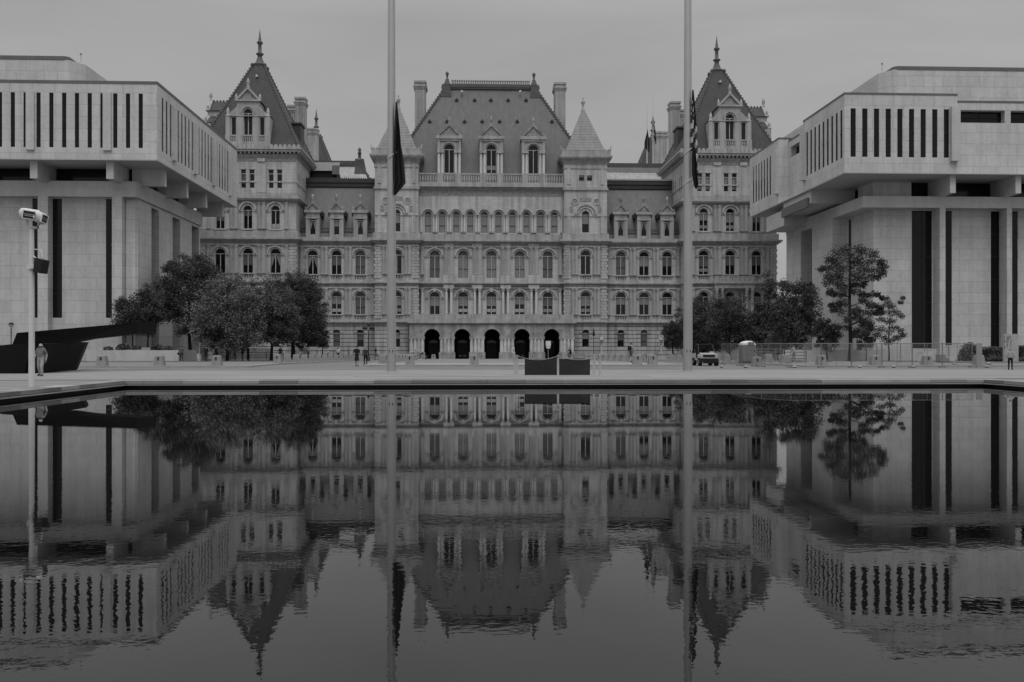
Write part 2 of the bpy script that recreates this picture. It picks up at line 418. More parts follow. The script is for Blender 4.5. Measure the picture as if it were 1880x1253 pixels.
# ---------------------------------------------------------------- marble office buildings
def slot_window(w, h):
    mb = MB(); mb.box(-w/2, w/2, -.04, .04, 0, h, 0)
    n = max(2, int(h/3.0))
    for i in range(1, n): mb.box(-w/2, w/2, -.09, -.041, h*i/n-.05, h*i/n+.05, 1)
    mb.box(-.03, .03, -.085, -.042, .02, h-.02, 1) if w > 1.0 else None
    return mb.mesh('window', [M['dark_glass'], M['black']])
_slots = {}
def put_slot(root, T, uc, w, vb, vt, depth, side):
    k = (round(w, 2), round(vt-vb, 2))
    if k not in _slots: _slots[k] = slot_window(w, vt-vb)
    x, y, z = T(uc, vb, -depth+.05); l = wloc(root)
    return link('window', _slots[k], root, (x-l.x, y-l.y, z-l.z), {'S': 0, 'E': R(90), 'W': R(-90)}[side])

def slotted(root, mb, T, side, u0, u1, v0, v1, slots, sw, vb, vt, depth=.8):
    facade(mb, T, u0, u1, v0, v1, [(u, sw, vb, vt, False) for u in slots], depth)
    for u in slots: put_slot(root, T, u, sw, vb, vt, depth, side)

# ---- left building
D = 115.0
XE = X_(288.5, D); zb, zt = Z_(293.3, 288.5, D), Z_(150, 288.5, D)
lob = thing('marble_building', 'white marble office block at left with one unbroken row of slot windows', 'building', (XE-12, D+20, 0))
pit = 1.53
mb = MB()
sz0, sz1 = Z_(272, 230, D), Z_(172, 230, D)
sl_s = [XE - 1.98 - pit*k for k in range(20)]; sl_e = [D + 1.98 + pit*k for k in range(23)]
YE = 153.4
slotted(lob, mb, TS(D), 'S', XE-45, XE, zb, zt-.35, sl_s, .52, sz0, sz1, .2)
slotted(lob, mb, TE(XE), 'E', D, YE, zb, zt-.35, sl_e, .52, sz0, sz1, .09)
mb.add([(XE-45,D,zt-.35),(XE,D,zt-.35),(XE,YE,zt-.35),(XE-45,YE,zt-.35)], [(0,1,2,3)])
mb.add([(XE-45,YE,zb),(XE,YE,zb),(XE,YE,zt-.35),(XE-45,YE,zt-.35)], [(0,1,2,3)])
mb.build('upper_storey', M['marble'], lob)
sf = MB(); sf.box(XE-45, XE-.01, D+.01, YE-.01, zb-.12, zb-.002); sf.build('soffit', M['soffit'], lob)
cp = MB(); cp.box(XE-45, XE+.05, D-.05, YE+.05, zt-.352, zt); cp.build('roof_coping', M['coping'], lob)
FZ0, FZ1 = sz0 - .35, sz1 + .05
for k in range(4):
    f = MB(); c = XE - 6.0 - 9.18*k; f.box(c-.45, c+.51, D-.25, D-.001, FZ0, FZ1); f.build('fin', M['marble_trim'], lob)
for k in range(4):
    f = MB(); c = D + 6.17 + 9.2*k; f.box(XE+.001, XE+.4, c-.5, c+.5, FZ0, FZ1); f.build('fin', M['marble_trim'], lob)
# lower block
LS, LX = D*1.045, XE - 4.17
b0, b1 = Z_(364.7, 245, LS), Z_(336.6, 245, LS); w0 = Z_(584, 205, LS)
mb = MB()
piers = [X_(221.5, LS) - 9.18*k for k in range(4)]
ops = []
for i, c in enumerate(piers):
    ops.append((c - 1.25, 1.2, w0, b0-.1, False))
    if i: ops.append((c + 1.25, 1.2, w0, b0-.1, False))
facade(mb, TS(LS), XE-45, LX, -1, b0, ops, .16)
for o in ops: put_slot(lob, TS(LS), o[0], 1.2, o[2], o[3], .16, 'S')
for c in piers: tbox(mb, TS(LS), c-.62, c+.62, -1, b0-.002, .001, 1.25)
rec = [(125.2, 128.2), (133.9, 137.4), (142.9, 146.6)]
facade(mb, TE(LX), LS, 147.2, -1, b0, [((a+b)/2, b-a, .6, b0-.4, False) for a, b in rec], 1.7)
for a, b in rec: put_slot(lob, TE(LX), (a+b)/2, b-a, .6, b0-.4, 1.7, 'E')
mb.add([(XE-45,147.2,-1),(LX,147.2,-1),(LX,147.2,b0),(XE-45,147.2,b0)], [(0,1,2,3)])
# marble inset beside the corner pier
mb.box(X_(232, LS), X_(250, LS), LS-.02, LS-.22, 1.4, b0-.25)
mb.build('lower_wall', M['marble'], lob)
mb = MB(); mb.box(XE-45, LX+.3, LS-1.27, 147.5, b0, b1); mb.build('stone_band', M['marble_trim'], lob)
mb = MB(); mb.box(XE-45, LX-.8, LS+.8, 146.5, b1, zb-.121); mb.build('clerestory_glass', M['dark_glass'], lob)
for k in range(4):
    c = XE - 6.0 - 9.18*k; f = MB(); f.box(c-.45, c+.45, D+.85, LS+.9, zb-2.25, zb-.122); f.build('beam', M['marble_trim'], lob)
for k in range(4):
    c = D + 6.17 + 9.2*k; f = MB(); f.box(LX-.9, XE-1.0, c-.45, c+.45, zb-2.25, zb-.122); f.build('beam', M['marble_trim'], lob)
# set-back penthouse
PY = D*1.1; pxr = X_(148, PY); pz = Z_(104, 148, PY)
def penthouse(root, xc, sgn, y0, ztop, zbot, L1, L2):
    a = 1.6
    pts = [(xc - sgn*L1, y0), (xc - sgn*a, y0), (xc, y0+a), (xc, y0+L2), (xc - sgn*L1, y0+L2)]
    n = len(pts); m_ = MB()
    m_.add([(x,y,zbot) for x, y in pts] + [(x,y,ztop-(.5 if i < 2 or i == 4 else .62)) for i, (x, y) in enumerate(pts)], [tuple(range(n,2*n))] + [(i,(i+1) % n,(i+1) % n+n,i+n) for i in range(n)])
    m_.build('penthouse', M['marble'], root)
    k = 1.004; e = .06
    q = [(xc - sgn*L1, y0-e), (xc - sgn*a - sgn*.5, y0-e), (xc - sgn*a, y0+.4), (xc-sgn*a, y0+L2), (xc - sgn*L1, y0+L2)]
    m_ = MB(); m_.add([(x,y,ztop-.501) for x, y in q] + [(x,y,ztop) for x, y in q], [tuple(range(n,2*n))] + [(i,(i+1) % n,(i+1) % n+n,i+n) for i in range(n)])
    m_.build('penthouse_coping', M['coping'], root)
    m_ = MB(); m_.tube([(xc-sgn*1, y0+2.5, ztop), (xc-sgn*1, y0+2.5, ztop+1.0)], .03, 6); m_.ball((xc-sgn*1, y0+2.5, ztop+1.1), .16, 8)
    m_.build('rooftop_antenna', M['grey_paint'], root)  # small thin antenna mast near the penthouse corner
penthouse(lob, pxr, 1, PY, pz, zt-.4, 40, 60)

# ---- right building
D2 = 117.0
XWF = X_(1550.4, D2); zb2, zt2 = Z_(316.5, 1550, D2), Z_(170, 1550, D2)
jus = thing('marble_building', 'white marble office block at right with recessed wall panels between groups of slot windows', 'building', (XWF+12, D2+20, 0))
YE2 = 157.6; p2 = 1.53; RC = 1.6
s0, s1 = Z_(289, 1650, D2), Z_(199.3, 1570, D2)
mb = MB()
us = [XWF + 1.14 + p2*k for k in range(9)]
slotted(jus, mb, TS(D2), 'S', XWF, XWF+14.8, zb2, zt2-.25, us, .7, s0, s1, .22)
uw = [D2 + 1.0 + p2*k for k in range(9)]
slotted(jus, mb, TW(XWF), 'W', D2, D2+14.8, zb2, zt2-.25, uw, .62, s0, s1, .10)
uw2 = [146.7 + 1.47*k for k in range(7)]
slotted(jus, mb, TW(XWF), 'W', 142.6, YE2, zb2, zt2-.25, uw2, .62, s0, s1, .10)
# recessed middles with a clerestory strip
c0, c1 = Z_(225.6, 1765, D2+RC), Z_(202.6, 1765, D2+RC)
zr = zt2 - .45
q_ = [X_(v, D2+RC) for v in (1763.6, 1845, 1855.5)]
ops = [((q_[0]+q_[1])/2, q_[1]-q_[0], c0, c1, False), (q_[2]+4.3, 8.6, c0, c1, False)]
facade(mb, TS(D2+RC), XWF+14.8, XWF+46, zb2, zr-.25, ops, 1.2)
for o in ops: put_slot(jus, TS(D2+RC), o[0], o[1], c0, c1, 1.0, 'S')
opw = [(137.2, 9.0, c0, c1, False)]
facade(mb, TW(XWF+RC), D2+14.8, 142.6, zb2, zr-.25, opw, 1.2)
put_slot(jus, TW(XWF+RC), 137.2, 9.0, c0, c1, 1.0, 'W')
def quad(mb, *p): mb.add(list(p), [tuple(range(len(p)))])
quad(mb, (XWF+14.8,D2,zb2),(XWF+14.8,D2+RC,zb2),(XWF+14.8,D2+RC,zt2-.25),(XWF+14.8,D2,zt2-.25))
quad(mb, (XWF,D2+14.8,zb2),(XWF+RC,D2+14.8,zb2),(XWF+RC,D2+14.8,zt2-.25),(XWF,D2+14.8,zt2-.25))
quad(mb, (XWF,142.6,zb2),(XWF+RC,142.6,zb2),(XWF+RC,142.6,zt2-.25),(XWF,142.6,zt2-.25))
quad(mb, (XWF,YE2,zb2),(XWF+46,YE2,zb2),(XWF+46,YE2,zt2-.25),(XWF,YE2,zt2-.25))
mb.box(XWF+4, XWF+46, D2+4, YE2-1, zb2+.5, zr-.3)
quad(mb, (XWF,D2,zt2-.26),(XWF+14.8,D2,zt2-.26),(XWF+14.8,D2+14.8,zt2-.26),(XWF,D2+14.8,zt2-.26))
mb.build('upper_storey', M['marble'], jus)
sf = MB(); sf.box(XWF+.01, XWF+46, D2+.01, YE2-.01, zb2-.12, zb2-.002); sf.build('soffit', M['soffit'], jus)
cp = MB()
for x0, x1, y0, y1, z in ((XWF-.05, XWF+14.85, D2-.05, D2+14.85, zt2), (XWF-.05, XWF+14.85, 142.55, YE2+.05, zt2-.004), (XWF+RC-.05, XWF+46, D2+RC-.05, YE2, zr)):
    cp.box(x0, x1, y0, y1, z-.252, z)
cp.build('roof_coping', M['coping'], jus)
for (a, b, c, d_) in ((XWF+13.8, XWF+14.85, D2-.55, D2-.001),):
    f = MB(); f.box(a, b, c, d_, s0-.5, s1+.25); f.build('fin', M['marble_trim'], jus)
for y in (D2+13.85, 142.55):
    f = MB(); f.box(XWF-.55, XWF-.001, y, y+1.0, s0-.5, s1+.25); f.build('fin', M['marble_trim'], jus)
# lower block: wall set back behind the band, piers standing forward of it
LS2 = D2*1.049; LB = LS2 - 1.9; XB, XWL = 51.8, 54.0
t0, t1 = Z_(381.6, 1690, LB), Z_(361, 1690, LB)
mb = MB()
def opx(a, b, lo): return ((X_(a,LS2)+X_(b,LS2))/2, X_(b,LS2)-X_(a,LS2), lo, t0-.15, False)
zl = Z_(640, 1690, LS2)
ops = [opx(1673.9, 1711, zl), opx(1726, 1747.5, zl+.45), opx(1819, 1837, zl+.2), opx(1850, 1868.5, zl+.2), opx(1945, 1966, zl), opx(1980, 1997, zl)]
facade(mb, TS(LS2), XWL, XB+44, -1, t0, ops, .16)
for o in ops: put_slot(jus, TS(LS2), o[0], o[1], o[2], o[3], .16, 'S')
for a, b in ((1725.5, 1736), (1849, 1858.3), (1975, 1985)): tbox(mb, TS(LS2), X_(a,LB), X_(b,LB), -1, t0-.002, .001, 1.88)
facade(mb, TW(XWL), LS2, 131.5, -1, t0, [(130.6, 1.0, .6, t0-.3, False)], .2)
put_slot(jus, TW(XWL), 130.6, 1.0, .6, t0-.3, .2, 'W')
quad(mb, (XB,131.5,-1),(XWL,131.5,-1),(XWL,131.5,t0),(XB,131.5,t0))
facade(mb, TW(XB), 131.5, 151, -1, t0, [(141.9, 4.8, .5, t0-.3, False)], 1.8)
put_slot(jus, TW(XB), 141.9, 4.8, .5, t0-.3, 1.8, 'W')
quad(mb, (XB,151,-1),(XB+40,151,-1),(XB+40,151,t0),(XB,151,t0))
mb.build('lower_wall', M['marble'], jus)
mb = MB(); mb.box(XB-.02, XB+44, LB-.02, 151.2, t0, t1); mb.build('stone_band', M['marble_trim'], jus)
mb = MB(); mb.box(XWL+.9, XB+44, LS2+.9, 150, t1, zb2-.121); mb.build('clerestory_glass', M['dark_glass'], jus)
xg = X_(1672.5, LS2); f = MB(); f.box(XWL-.1, xg, LS2-.1, 127.5, t1-.002, zb2-.122); f.build('corner_wall', M['marble'], jus)
bzb = Z_(354.5, 1750, D2+.7)
for k in range(4):
    c = X_(1749.6, D2+.7) + 8.7*k; f = MB(); f.box(c-.37, c+.37, D2+.7, LS2+1.2, bzb, zb2-.122); f.build('beam', M['marble_trim'], jus)
# stair box hung under the west overhang
bx = X_(1489, D2*1.11)
f = MB(); f.box(bx, XWL+.5, D2*1.11, D2*1.21, Z_(373.5, 1489, D2*1.11), zb2-.122); f.build('hanging_stair_box', M['marble_trim'], jus)
f = MB(); f.box(bx-.35, bx-.001, D2*1.11+.6, D2*1.21, Z_(373.5, 1489, D2*1.11)-.45, Z_(373.5, 1489, D2*1.11)+.9); f.build('hanging_rail', M['coping'], jus)
f = MB(); f.box(bx+.2, XWL+1, D2*1.21+.3, 150.5, Z_(414, 1437, D2*1.21), Z_(385, 1437, D2*1.21)); f.build('rear_stair_box', M['marble_trim'], jus)
PY2 = D2*1.1
penthouse(jus, X_(1621, PY2), -1, PY2, Z_(121.5, 1625, PY2), zr-.4, 46, 60)
# ---------------------------------------------------------------- the granite capitol
cap = thing('capitol_building', 'huge granite palace with steep dark roofs, corner pavilions and arched windows behind the pool', 'building', (XA, 235, -1))
CL = wloc(cap)
def cpart(mb, name, mats, parent=cap): return mb.build(name, mats, parent)
def zc(py, px=902, Y=197.0): return Z_(py, px, Y)

# -- windows: frame mesh with a pane mesh below it; origin at the middle of the sill
_wf, _wp = {}, {}
def arc_pts(w, zs, n=12): return [(-w/2*math.cos(math.pi*i/n), zs + w/2*math.sin(math.pi*i/n)) for i in range(n+1)]
def win_frame(w, h, arch, mull):
    k = (round(w,2), round(h,2), arch, mull)
    if k in _wf: return _wf[k]
    mb = MB(); zs = h - w/2 if arch else h*.78
    b = .07 if w > 1.2 else .05
    mb.box(-w/2, -w/2+b, -.06, .05, 0, zs); mb.box(w/2-b, w/2, -.06, .05, 0, zs); mb.box(-w/2+b, w/2-b, -.08, .05, 0, .09)
    mb.box(-w/2+b, w/2-b, -.10, .05, zs-.07, zs+.08)
    if mull: mb.box(-.075, .075, -.12, .05, .09, zs-.071)
    if arch: ring(mb, TS(0), 0, zs+.08, w/2-b, w/2-.004, -.05, .06)
    else: mb.box(-w/2, w/2, -.06, .05, h-b, h)
    zr = zs*.42
    for a, c in ((-w/2+b, -.076 if mull else w/2-b), (.076, w/2-b)) if mull else ((-w/2+b, w/2-b),):
        mb.box(a, c, -.045, .05, zr-.035, zr+.035, 1)
        mb.box(a, a+.045, -.03, .05, .09, zs-.071, 1); mb.box(c-.045, c, -.03, .05, .09, zs-.071, 1)
    _wf[k] = mb.mesh('window', [M['sash'], M['iron']]); return _wf[k]
def win_pane(w, h, arch, var):
    k = (round(w,2), round(h,2), arch, var)
    if k in _wp: return _wp[k]
    mb = MB(); zs = h - w/2 if arch else h*.78
    def rect(a, c, z0, z1, m): mb.add([(a,.06,z0),(c,.06,z0),(c,.06,z1),(a,.06,z1)], [(0,1,2,3)], m)
    lit = {'full': 1, 'fulldim': 2}.get(var, 0)
    if arch: mb.add([(x,.06,z) for x, z in arc_pts(w, zs)], [tuple(range(13))], 2 if lit else 0)
    else: rect(-w/2, w/2, zs, h, 2 if lit == 1 else 0)
    for sgn in (-1, 1):
        a, c = (-w/2, 0) if sgn < 0 else (0, w/2)
        if lit: rect(a, c, 0, zs, lit)
        elif var[0] == 'h':                       # roller blind part way down, h4 / h6 = tenths; second digit for the other leaf
            dg = [c for c in var if c.isdigit()]; fr = int(dg[0] if sgn < 0 else dg[-1]) / 10; m = 1 if 'd' not in var else 2
            rect(a, c, zs*(1-fr), zs, m)
            if 'p' in var: rect(a, c, zs*.16, zs*.34, 3 if 'q' in var else 1); rect(a, c, 0, zs*.16, 0); rect(a, c, zs*.34, zs*(1-fr), 0)
            else: rect(a, c, 0, zs*(1-fr), 0)
        elif var == 'curt':
            o = a if sgn < 0 else c; i_ = c if sgn < 0 else a
            mb.add([(o,.06,zs),(i_,.06,zs),(o+(i_-o)*.15,.06,zs*.3),(o,.06,zs*.2)], [(0,1,2,3)], 1)
            mb.add([(o,.06,0),(o,.06,zs*.2),(o+(i_-o)*.15,.06,zs*.3),(i_,.06,zs),(i_,.06,0)], [(0,1,2,3,4)], 0)
        elif var == 'low': rect(a, c, zs*.28, zs, 0); rect(a, c, zs*.06, zs*.28, 3); rect(a, c, 0, zs*.06, 0)
        else: rect(a, c, 0, zs, 0)
    _wp[k] = mb.mesh('pane', [M['glass'], M['blind'], M['blind_dim'], M['paper']]); return _wp[k]
def put_win(x, zb, w, h, y, arch=True, var='n', mull=True, parent=cap, name='window', rz=0):
    l = wloc(parent)
    o = link(name, win_frame(w, h, arch, mull), parent, (x-l.x, y-l.y, zb-l.z), rz)
    link('pane', win_pane(w, h, arch, var), o); return o
_pl = {}
def put_pilasters(x, z0, z1, y, pair=True, w=.62, gap=.95, proj=.34, round_=False):
    k = (round(z1-z0,2), pair, w, gap, proj, round_)
    if k not in _pl:
        mb = MB(); h = z1-z0
        if pair and not (round_ and w > .5): mb.box(-gap/2-w*.75, gap/2+w*.75, -.14, 0, -.001, h)
        for c in ((-gap/2, gap/2) if pair else (0,)):
            mb.box(c-w*.62, c+w*.62, -proj-.12, 0, 0, .32); mb.box(c-w*.62, c+w*.62, -proj-.12, 0, h-.22, h)
            mb.frus(c, -proj/2, h-.62, h-.22, w*.5, proj*.5+.02, w*.6, proj*.5+.1)
            if round_: mb.lathe([(w*.5,.32),(w*.44,h-.62)], c, -proj*.6, 12)
            else: mb.box(c-w*.46, c+w*.46, -proj, 0, .32, h-.62)
        _pl[k] = mb.mesh('pilasters', [M['granite_band']])
    return link('pilasters' if pair else 'pilaster', _pl[k], cap, (x-CL.x, y-CL.y, z0-CL.z))
def cornice(parts, x0, x1, y0, y1, name='cornice', m='granite_band'):
    """stacked projecting courses [(z0,z1,projection)] round a block"""
    mb = MB()
    for z0, z1, p in parts: mb.box(x0-p, x1+p, y0-p, y1+p, z0-.003, z1)
    return cpart(mb, name, M[m])
def modillions(mb, x0, x1, y, z0, z1, p, pitch=.9):
    n = int((x1-x0)/pitch)
    for i in range(n+1):
        x = x0 + (x1-x0)*i/n; mb.box(x-.16, x+.16, y-p, y, z0, z1)
def archtrim(mb, T, x, zs, w, wide=.5, proj=.16, imp=.95):
    ring(mb, T, x, zs, w/2+.06, w/2+wide*.55, 0, proj); ring(mb, T, x, zs, w/2+wide*.62, w/2+wide, 0, proj*2.7)
    for s in (-1, 1):
        a, b = x+s*(w/2+.04), x+s*(w/2+imp); tbox(mb, T, min(a,b), max(a,b), zs-.34, zs-.02, 0, .17)
def sillbal(mb, T, x, w, z0, z1):
    tbox(mb, T, x-w/2-.25, x+w/2+.25, z1-.001, z1+.155, -.5, .3)
    tbox(mb, T, x-w/2+.001, x+w/2-.001, z0, z1-.002, -.54, -.5)
    balusters(mb, T, x-w/2+.02, x+w/2-.02, z0+.003, z1-.003, -.06, .42, 0, .2)

WB2, WT2, WB3, WT3 = 8.45, 13.28, 17.0, 22.1
GB, GT = 1.46, 5.2
YC0, YT, YW, YP = 198.5, 197.0, 199.0, 196.0     # front planes: centre, turrets, wings, pavilions
HC_, HT, HW, HP = 15.5, 24.7, 41.0, 61.1         # half widths
dep = .55
def quoins(mb, T, x0, x1, z0, z1, step=.62):
    z = z0; i = 0
    while z < z1 - .3:
        k = .0 if i % 2 else .16
        tbox(mb, T, x0-(k if x0 else 0), x1+k, z+.04, min(z+step-.04, z1), 0, .16); z += step; i += 1

# -- ground storey, two arched storeys for wings, turrets and pavilions
VAR = {('w',-1,2): ['h4','h44pq','fulldim'], ('w',1,2): ['h4','h4','h4'], ('w',-1,3): ['curt','h5d','fulldim'], ('w',1,3): ['fulldim','h5','h5d'],
       ('p',-1,2): ['n','h4','n'], ('p',1,2): ['n','n','h4'], ('p',-1,3): ['n','h6d','curt'], ('p',1,3): ['h6dp','h5d','h5d'],
       ('p',-1,4): ['h6d','h3d','low'], ('p',1,4): ['h4p','h5p','h5d']}
for sg in (-1, 1):
    def blk(a, b): return (XA+a, XA+b) if sg > 0 else (XA-b, XA-a)
    # wing
    x0, x1 = blk(HT, HW); T = TS(YW); mb = MB(); mr_ = MB()
    xs = sorted(XA + sg*v for v in (28.0, 33.05, 38.1))
    facade(mr_, T, x0, x1, -1.4, 6.6, [(x, 1.5, GB, GT, True) for x in xs], dep)
    for x in xs:
        ring(mr_, T, x, GT-.75, .8, 1.45, 0, .1)
        put_win(x, GB, 1.5, GT-GB, YW+dep-.12, True, 'h5d' if x != xs[1] else 'fulldim', False)
    cpart(mr_, 'ground_storey_wall', M['rustic'])
    facade(mb, T, x0, x1, 6.6, 15.0, [(x, 2.1, WB2-1.02, WT2, True) for x in xs], dep)
    facade(mb, T, x0, x1, 15.0, 24.0, [(x, 2.1, WB3-1.02, WT3, True) for x in xs], dep)
    cornice([(6.45,6.75,.2),(6.75,6.95,.6)], x0, x1, YW, YW+.4, 'ledge')
    for r, (b_, t_) in enumerate(((WB2, WT2), (WB3, WT3))):
        for i, x in enumerate(xs):
            archtrim(mb, T, x, t_-1.05, 2.1, .62); sillbal(mb, T, x, 2.1, b_-1.02, b_-.17)
            if r == 0: tbox(mb, T, x-.22, x+.22, t_+.05, t_+.75, 0, .42)
            put_win(x, b_, 2.1, t_-b_, YW+dep-.12, True, VAR[('w', sg, r+2)][i])
        tbox(mb, T, x0, x1, b_-.16, b_-.02, 0, .1)
        for x in [(xs[0]+xs[1])/2, (xs[1]+xs[2])/2]: put_pilasters(x, b_-.02, t_+.75, YW, True, .55, .85)
        for x in (x0+.62, x1-.62): put_pilasters(x, b_-.02, t_+.75, YW, False, .62)
        tbox(mb, T, x0, x1, t_+.76, t_+1.02, 0, .3)
    cpart(mb, 'wing_wall', M['granite'])
    cornice([(14.85,15.05,.3),(15.05,15.35,.66)], x0, x1, YW, YW+.4)
    cornice([(23.5,23.8,.35),(23.8,24.05,.75),(24.05,24.4,.98),(24.4,24.9,.4)], x0, x1, YW, YW+.5)
    # pavilion
    x0, x1 = blk(HW, HP); T = TS(YP); pc = (x0+x1)/2; mb = MB(); mr_ = MB()
    xs = [pc-5.72, pc, pc+5.72]
    Ti = TE(x1) if sg < 0 else TW(x0)          # inner flank, seen past the wing roof
    facade(mr_, T, x0, x1, -1.4, 6.6, [(x, 1.5, GB, GT, True) for x in xs], dep)
    for x in xs: put_win(x, GB, 1.5, GT-GB, YP+dep-.12, True, 'n', False)
    cpart(mr_, 'ground_storey_wall', M['rustic'])
    facade(mb, T, x0, x1, 6.6, 15.0, [(x, 2.1, WB2-1.02, WT2, True) for x in xs], dep)
    facade(mb, T, x0, x1, 15.0, 24.0, [(x, 2.1, WB3-1.02, WT3, True) for x in xs], dep)
    W4B, W4T = 26.3, 31.1
    facade(mb, T, x0, x1, 24.0, 33.0, [(x, 1.8, W4B, W4T, True) for x in xs], dep)
    p5 = [pc + q for q in (-6.6, -4.84, -.88, .88, 4.84, 6.6)]
    facade(mb, T, x0, x1, 33.0, 42.0, [(x, .98, 34.8, 38.7, False) for x in p5], .45)
    for i, x in enumerate(p5):
        put_win(x, 34.8, .98, 3.9, YP+.45-.1, False, ['n','h6d','h7d','n','n','n'][i] if sg < 0 else ['h5p','h5p','h5','h5p','h4','n'][i], False)
        tbox(mb, T, x-.62, x+.62, 38.72, 38.95, 0, .14)
    for r, (b_, t_, w_) in enumerate(((WB2, WT2, 2.1), (WB3, WT3, 2.1), (W4B, W4T, 1.8))):
        for i, x in enumerate(xs):
            archtrim(mb, T, x, t_-w_/2, w_, .66 if r < 2 else .95, .16, 1.0)
            if r < 2: sillbal(mb, T, x, w_, b_-1.02, b_-.17)
            else: tbox(mb, T, x-1.3, x+1.3, b_-.3, b_-.02, 0, .25)
            put_win(x, b_, w_, t_-b_, YP+dep-.12, True, VAR[('p', sg, r+2)][i])
        tbox(mb, T, x0, x1, b_-.16, b_-.02, 0, .1)
        for x in (pc-2.86, pc+2.86): put_pilasters(x, b_-.02, t_+.75, YP, True, .6, 1.0)
        if r < 2:
            for x in (x0+2.0, x1-2.0): put_pilasters(x, b_-.02, t_+.75, YP, False, .62)
            for a in (x0+.02, x1-1.32): quoins(mb, T, a, a+1.3, b_, t_+.8)
            tbox(mb, T, x0, x1, t_+.76, t_+1.02, 0, .3)
        else:
            for x in (x0+2.0, x1-2.0): put_pilasters(x, b_-.02, t_+.75, YP, False, .62)
    tbox(mb, T, x0, x1, 36.0, 36.3, 0, .1)
    for x in (pc-2.86, pc+2.86):
        tbox(mb, T, x-1.0, x+1.0, 33.9, 40.2, 0, .2); tbox(mb, T, x-.8, x+.8, 40.3, 41.0, 0, .42)
    fz = MB(); tbox(fz, T, x0+.05, x1-.05, 40.45, 41.15, 0, .09); cpart(fz, 'carved_frieze', M['carved'])
    # inner flank with its small openings
    fo = [(YP+q, .9, 35.2, 38.4, False) for q in (2.2, 3.9, 8.2, 9.9, 14.6, 16.3)]
    facade(mb, Ti, YP, YP+22, 24.0, 42.0, fo, .4)
    tbox(mb, Ti, YP, YP+22, 36.0, 36.3, 0, .12)
    facade(mb, TW(x0) if sg < 0 else TE(x1), YP, YP+24, -1.4, 42.0, [], .4)
    facade(mb, Ti, YP, YP+4, -1.4, 24.0, [], .4)
    for f in fo:
        gx = (x1-.35) if sg < 0 else (x0+.35)
        put_win(gx, 35.2, .9, 3.2, f[0], False, 'n', False, rz=R(90) if sg < 0 else R(-90))
    cpart(mb, 'pavilion_wall', M['granite'])
    yb = YP+22
    cornice([(6.45,6.75,.2),(6.75,6.95,.6)], x0, x1, YP, YP+.4, 'ledge')
    cornice([(14.85,15.05,.3),(15.05,15.35,.66)], x0, x1, YP, YP+1)
    cornice([(23.5,23.8,.35),(23.8,24.05,.75),(24.05,24.4,1.02),(24.4,25.75,.38)], x0, x1, YP, YP+2.6)
    cornice([(31.95,32.2,.3),(32.2,32.5,.7),(32.5,32.75,.9),(32.75,33.2,.5),(33.2,33.85,.2)], x0, x1, YP, yb)
    mb = MB()
    for z0, z1, p in ((41.2,41.5,.15),(41.5,41.95,.3),(42.3,42.75,1.05),(42.75,43.2,1.25)): mb.box(x0-p, x1+p, YP-p, yb+p, z0-.003, z1)
    modillions(mb, x0-.6, x1+.6, YP-.3, 41.95, 42.299, .62, .85)
    sx = x1+.3 if sg < 0 else x0-.3
    for i in range(25):
        y = YP-.5 + 22.5*i/24; mb.box(min(sx, sx-sg*.62), max(sx, sx-sg*.62), y-.16, y+.16, 41.95, 42.299)
    n = 24
    for i in range(n): mb.frus(x0-1.1 + (x1-x0+2.2)*(i+.5)/n, YP-1.05, 43.199, 43.75, .40, .12, .22, .1)
    cpart(mb, 'eaves_cornice', M['granite_band'])
    # turret beside the centre
    x0, x1 = blk(HC_, HT); T = TS(YT); tcx = (x0+x1)/2; mb = MB(); mr_ = MB()
    facade(mr_, T, x0, x1, -1.4, 6.6, [(tcx, 1.5, GB, GT, True)], dep); ring(mr_, T, tcx, GT-.75, .8, 1.45, 0, .1)
    quad(mr_, (x0,YT,-1.4),(x0,YW,-1.4),(x0,YW,6.6),(x0,YT,6.6)); quad(mr_, (x1,YT,-1.4),(x1,YW,-1.4),(x1,YW,6.6),(x1,YT,6.6))
    put_win(tcx, GB, 1.5, GT-GB, YT+dep-.12, True, 'h4', False)
    cpart(mr_, 'ground_storey_wall', M['rustic'])
    facade(mb, T, x0, x1, 6.6, 15.0, [(tcx, 2.1, WB2-1.02, WT2, True)], dep)
    facade(mb, T, x0, x1, 15.0, 24.0, [(tcx, 2.1, WB3-1.02, WT3, True)], dep)
    facade(mb, T, x0, x1, 24.0, 36.0, [(tcx, 1.55, 25.95, 30.55, True)], dep)
    facade(mb, T, x0, x1, 36.0, 40.8, [(tcx-.86, 1.15, 37.0, 38.2, False), (tcx+.86, 1.15, 37.0, 38.2, False)], .5)
    for q in (-.86, .86): put_win(tcx+q, 37.0, 1.15, 1.2, YT+.38, False, 'n', False)
    for r, (b_, t_) in enumerate(((WB2, WT2), (WB3, WT3))):
        archtrim(mb, T, tcx, t_-1.05, 2.1, .62); sillbal(mb, T, tcx, 2.1, b_-1.02, b_-.17)
        put_win(tcx, b_, 2.1, t_-b_, YT+dep-.12, True, 'h5p' if r == 0 else 'n')
        tbox(mb, T, x0, x1, b_-.16, b_-.02, 0, .1); tbox(mb, T, x0, x1, t_+.76, t_+1.02, 0, .3)
        for q in (-2.35, 2.35): put_pilasters(tcx+q, b_-.02, t_+.75, YT, True, .5, .8)
        for a in (x0+.02, x1-1.17): quoins(mb, T, a, a+1.15, b_-.9, t_+.8)
    put_win(tcx, 25.95, 1.55, 4.6, YT+dep-.12, True, 'h5', False)
    for k in range(3): ring(mb, T, tcx, 30.55-.775, .85+k*.56, 1.30+k*.56, 0, .14+.2*k)
    tbox(mb, T, x0, tcx-.8, 29.4, 29.75, 0, .2); tbox(mb, T, tcx+.8, x1, 29.4, 29.75, 0, .2)
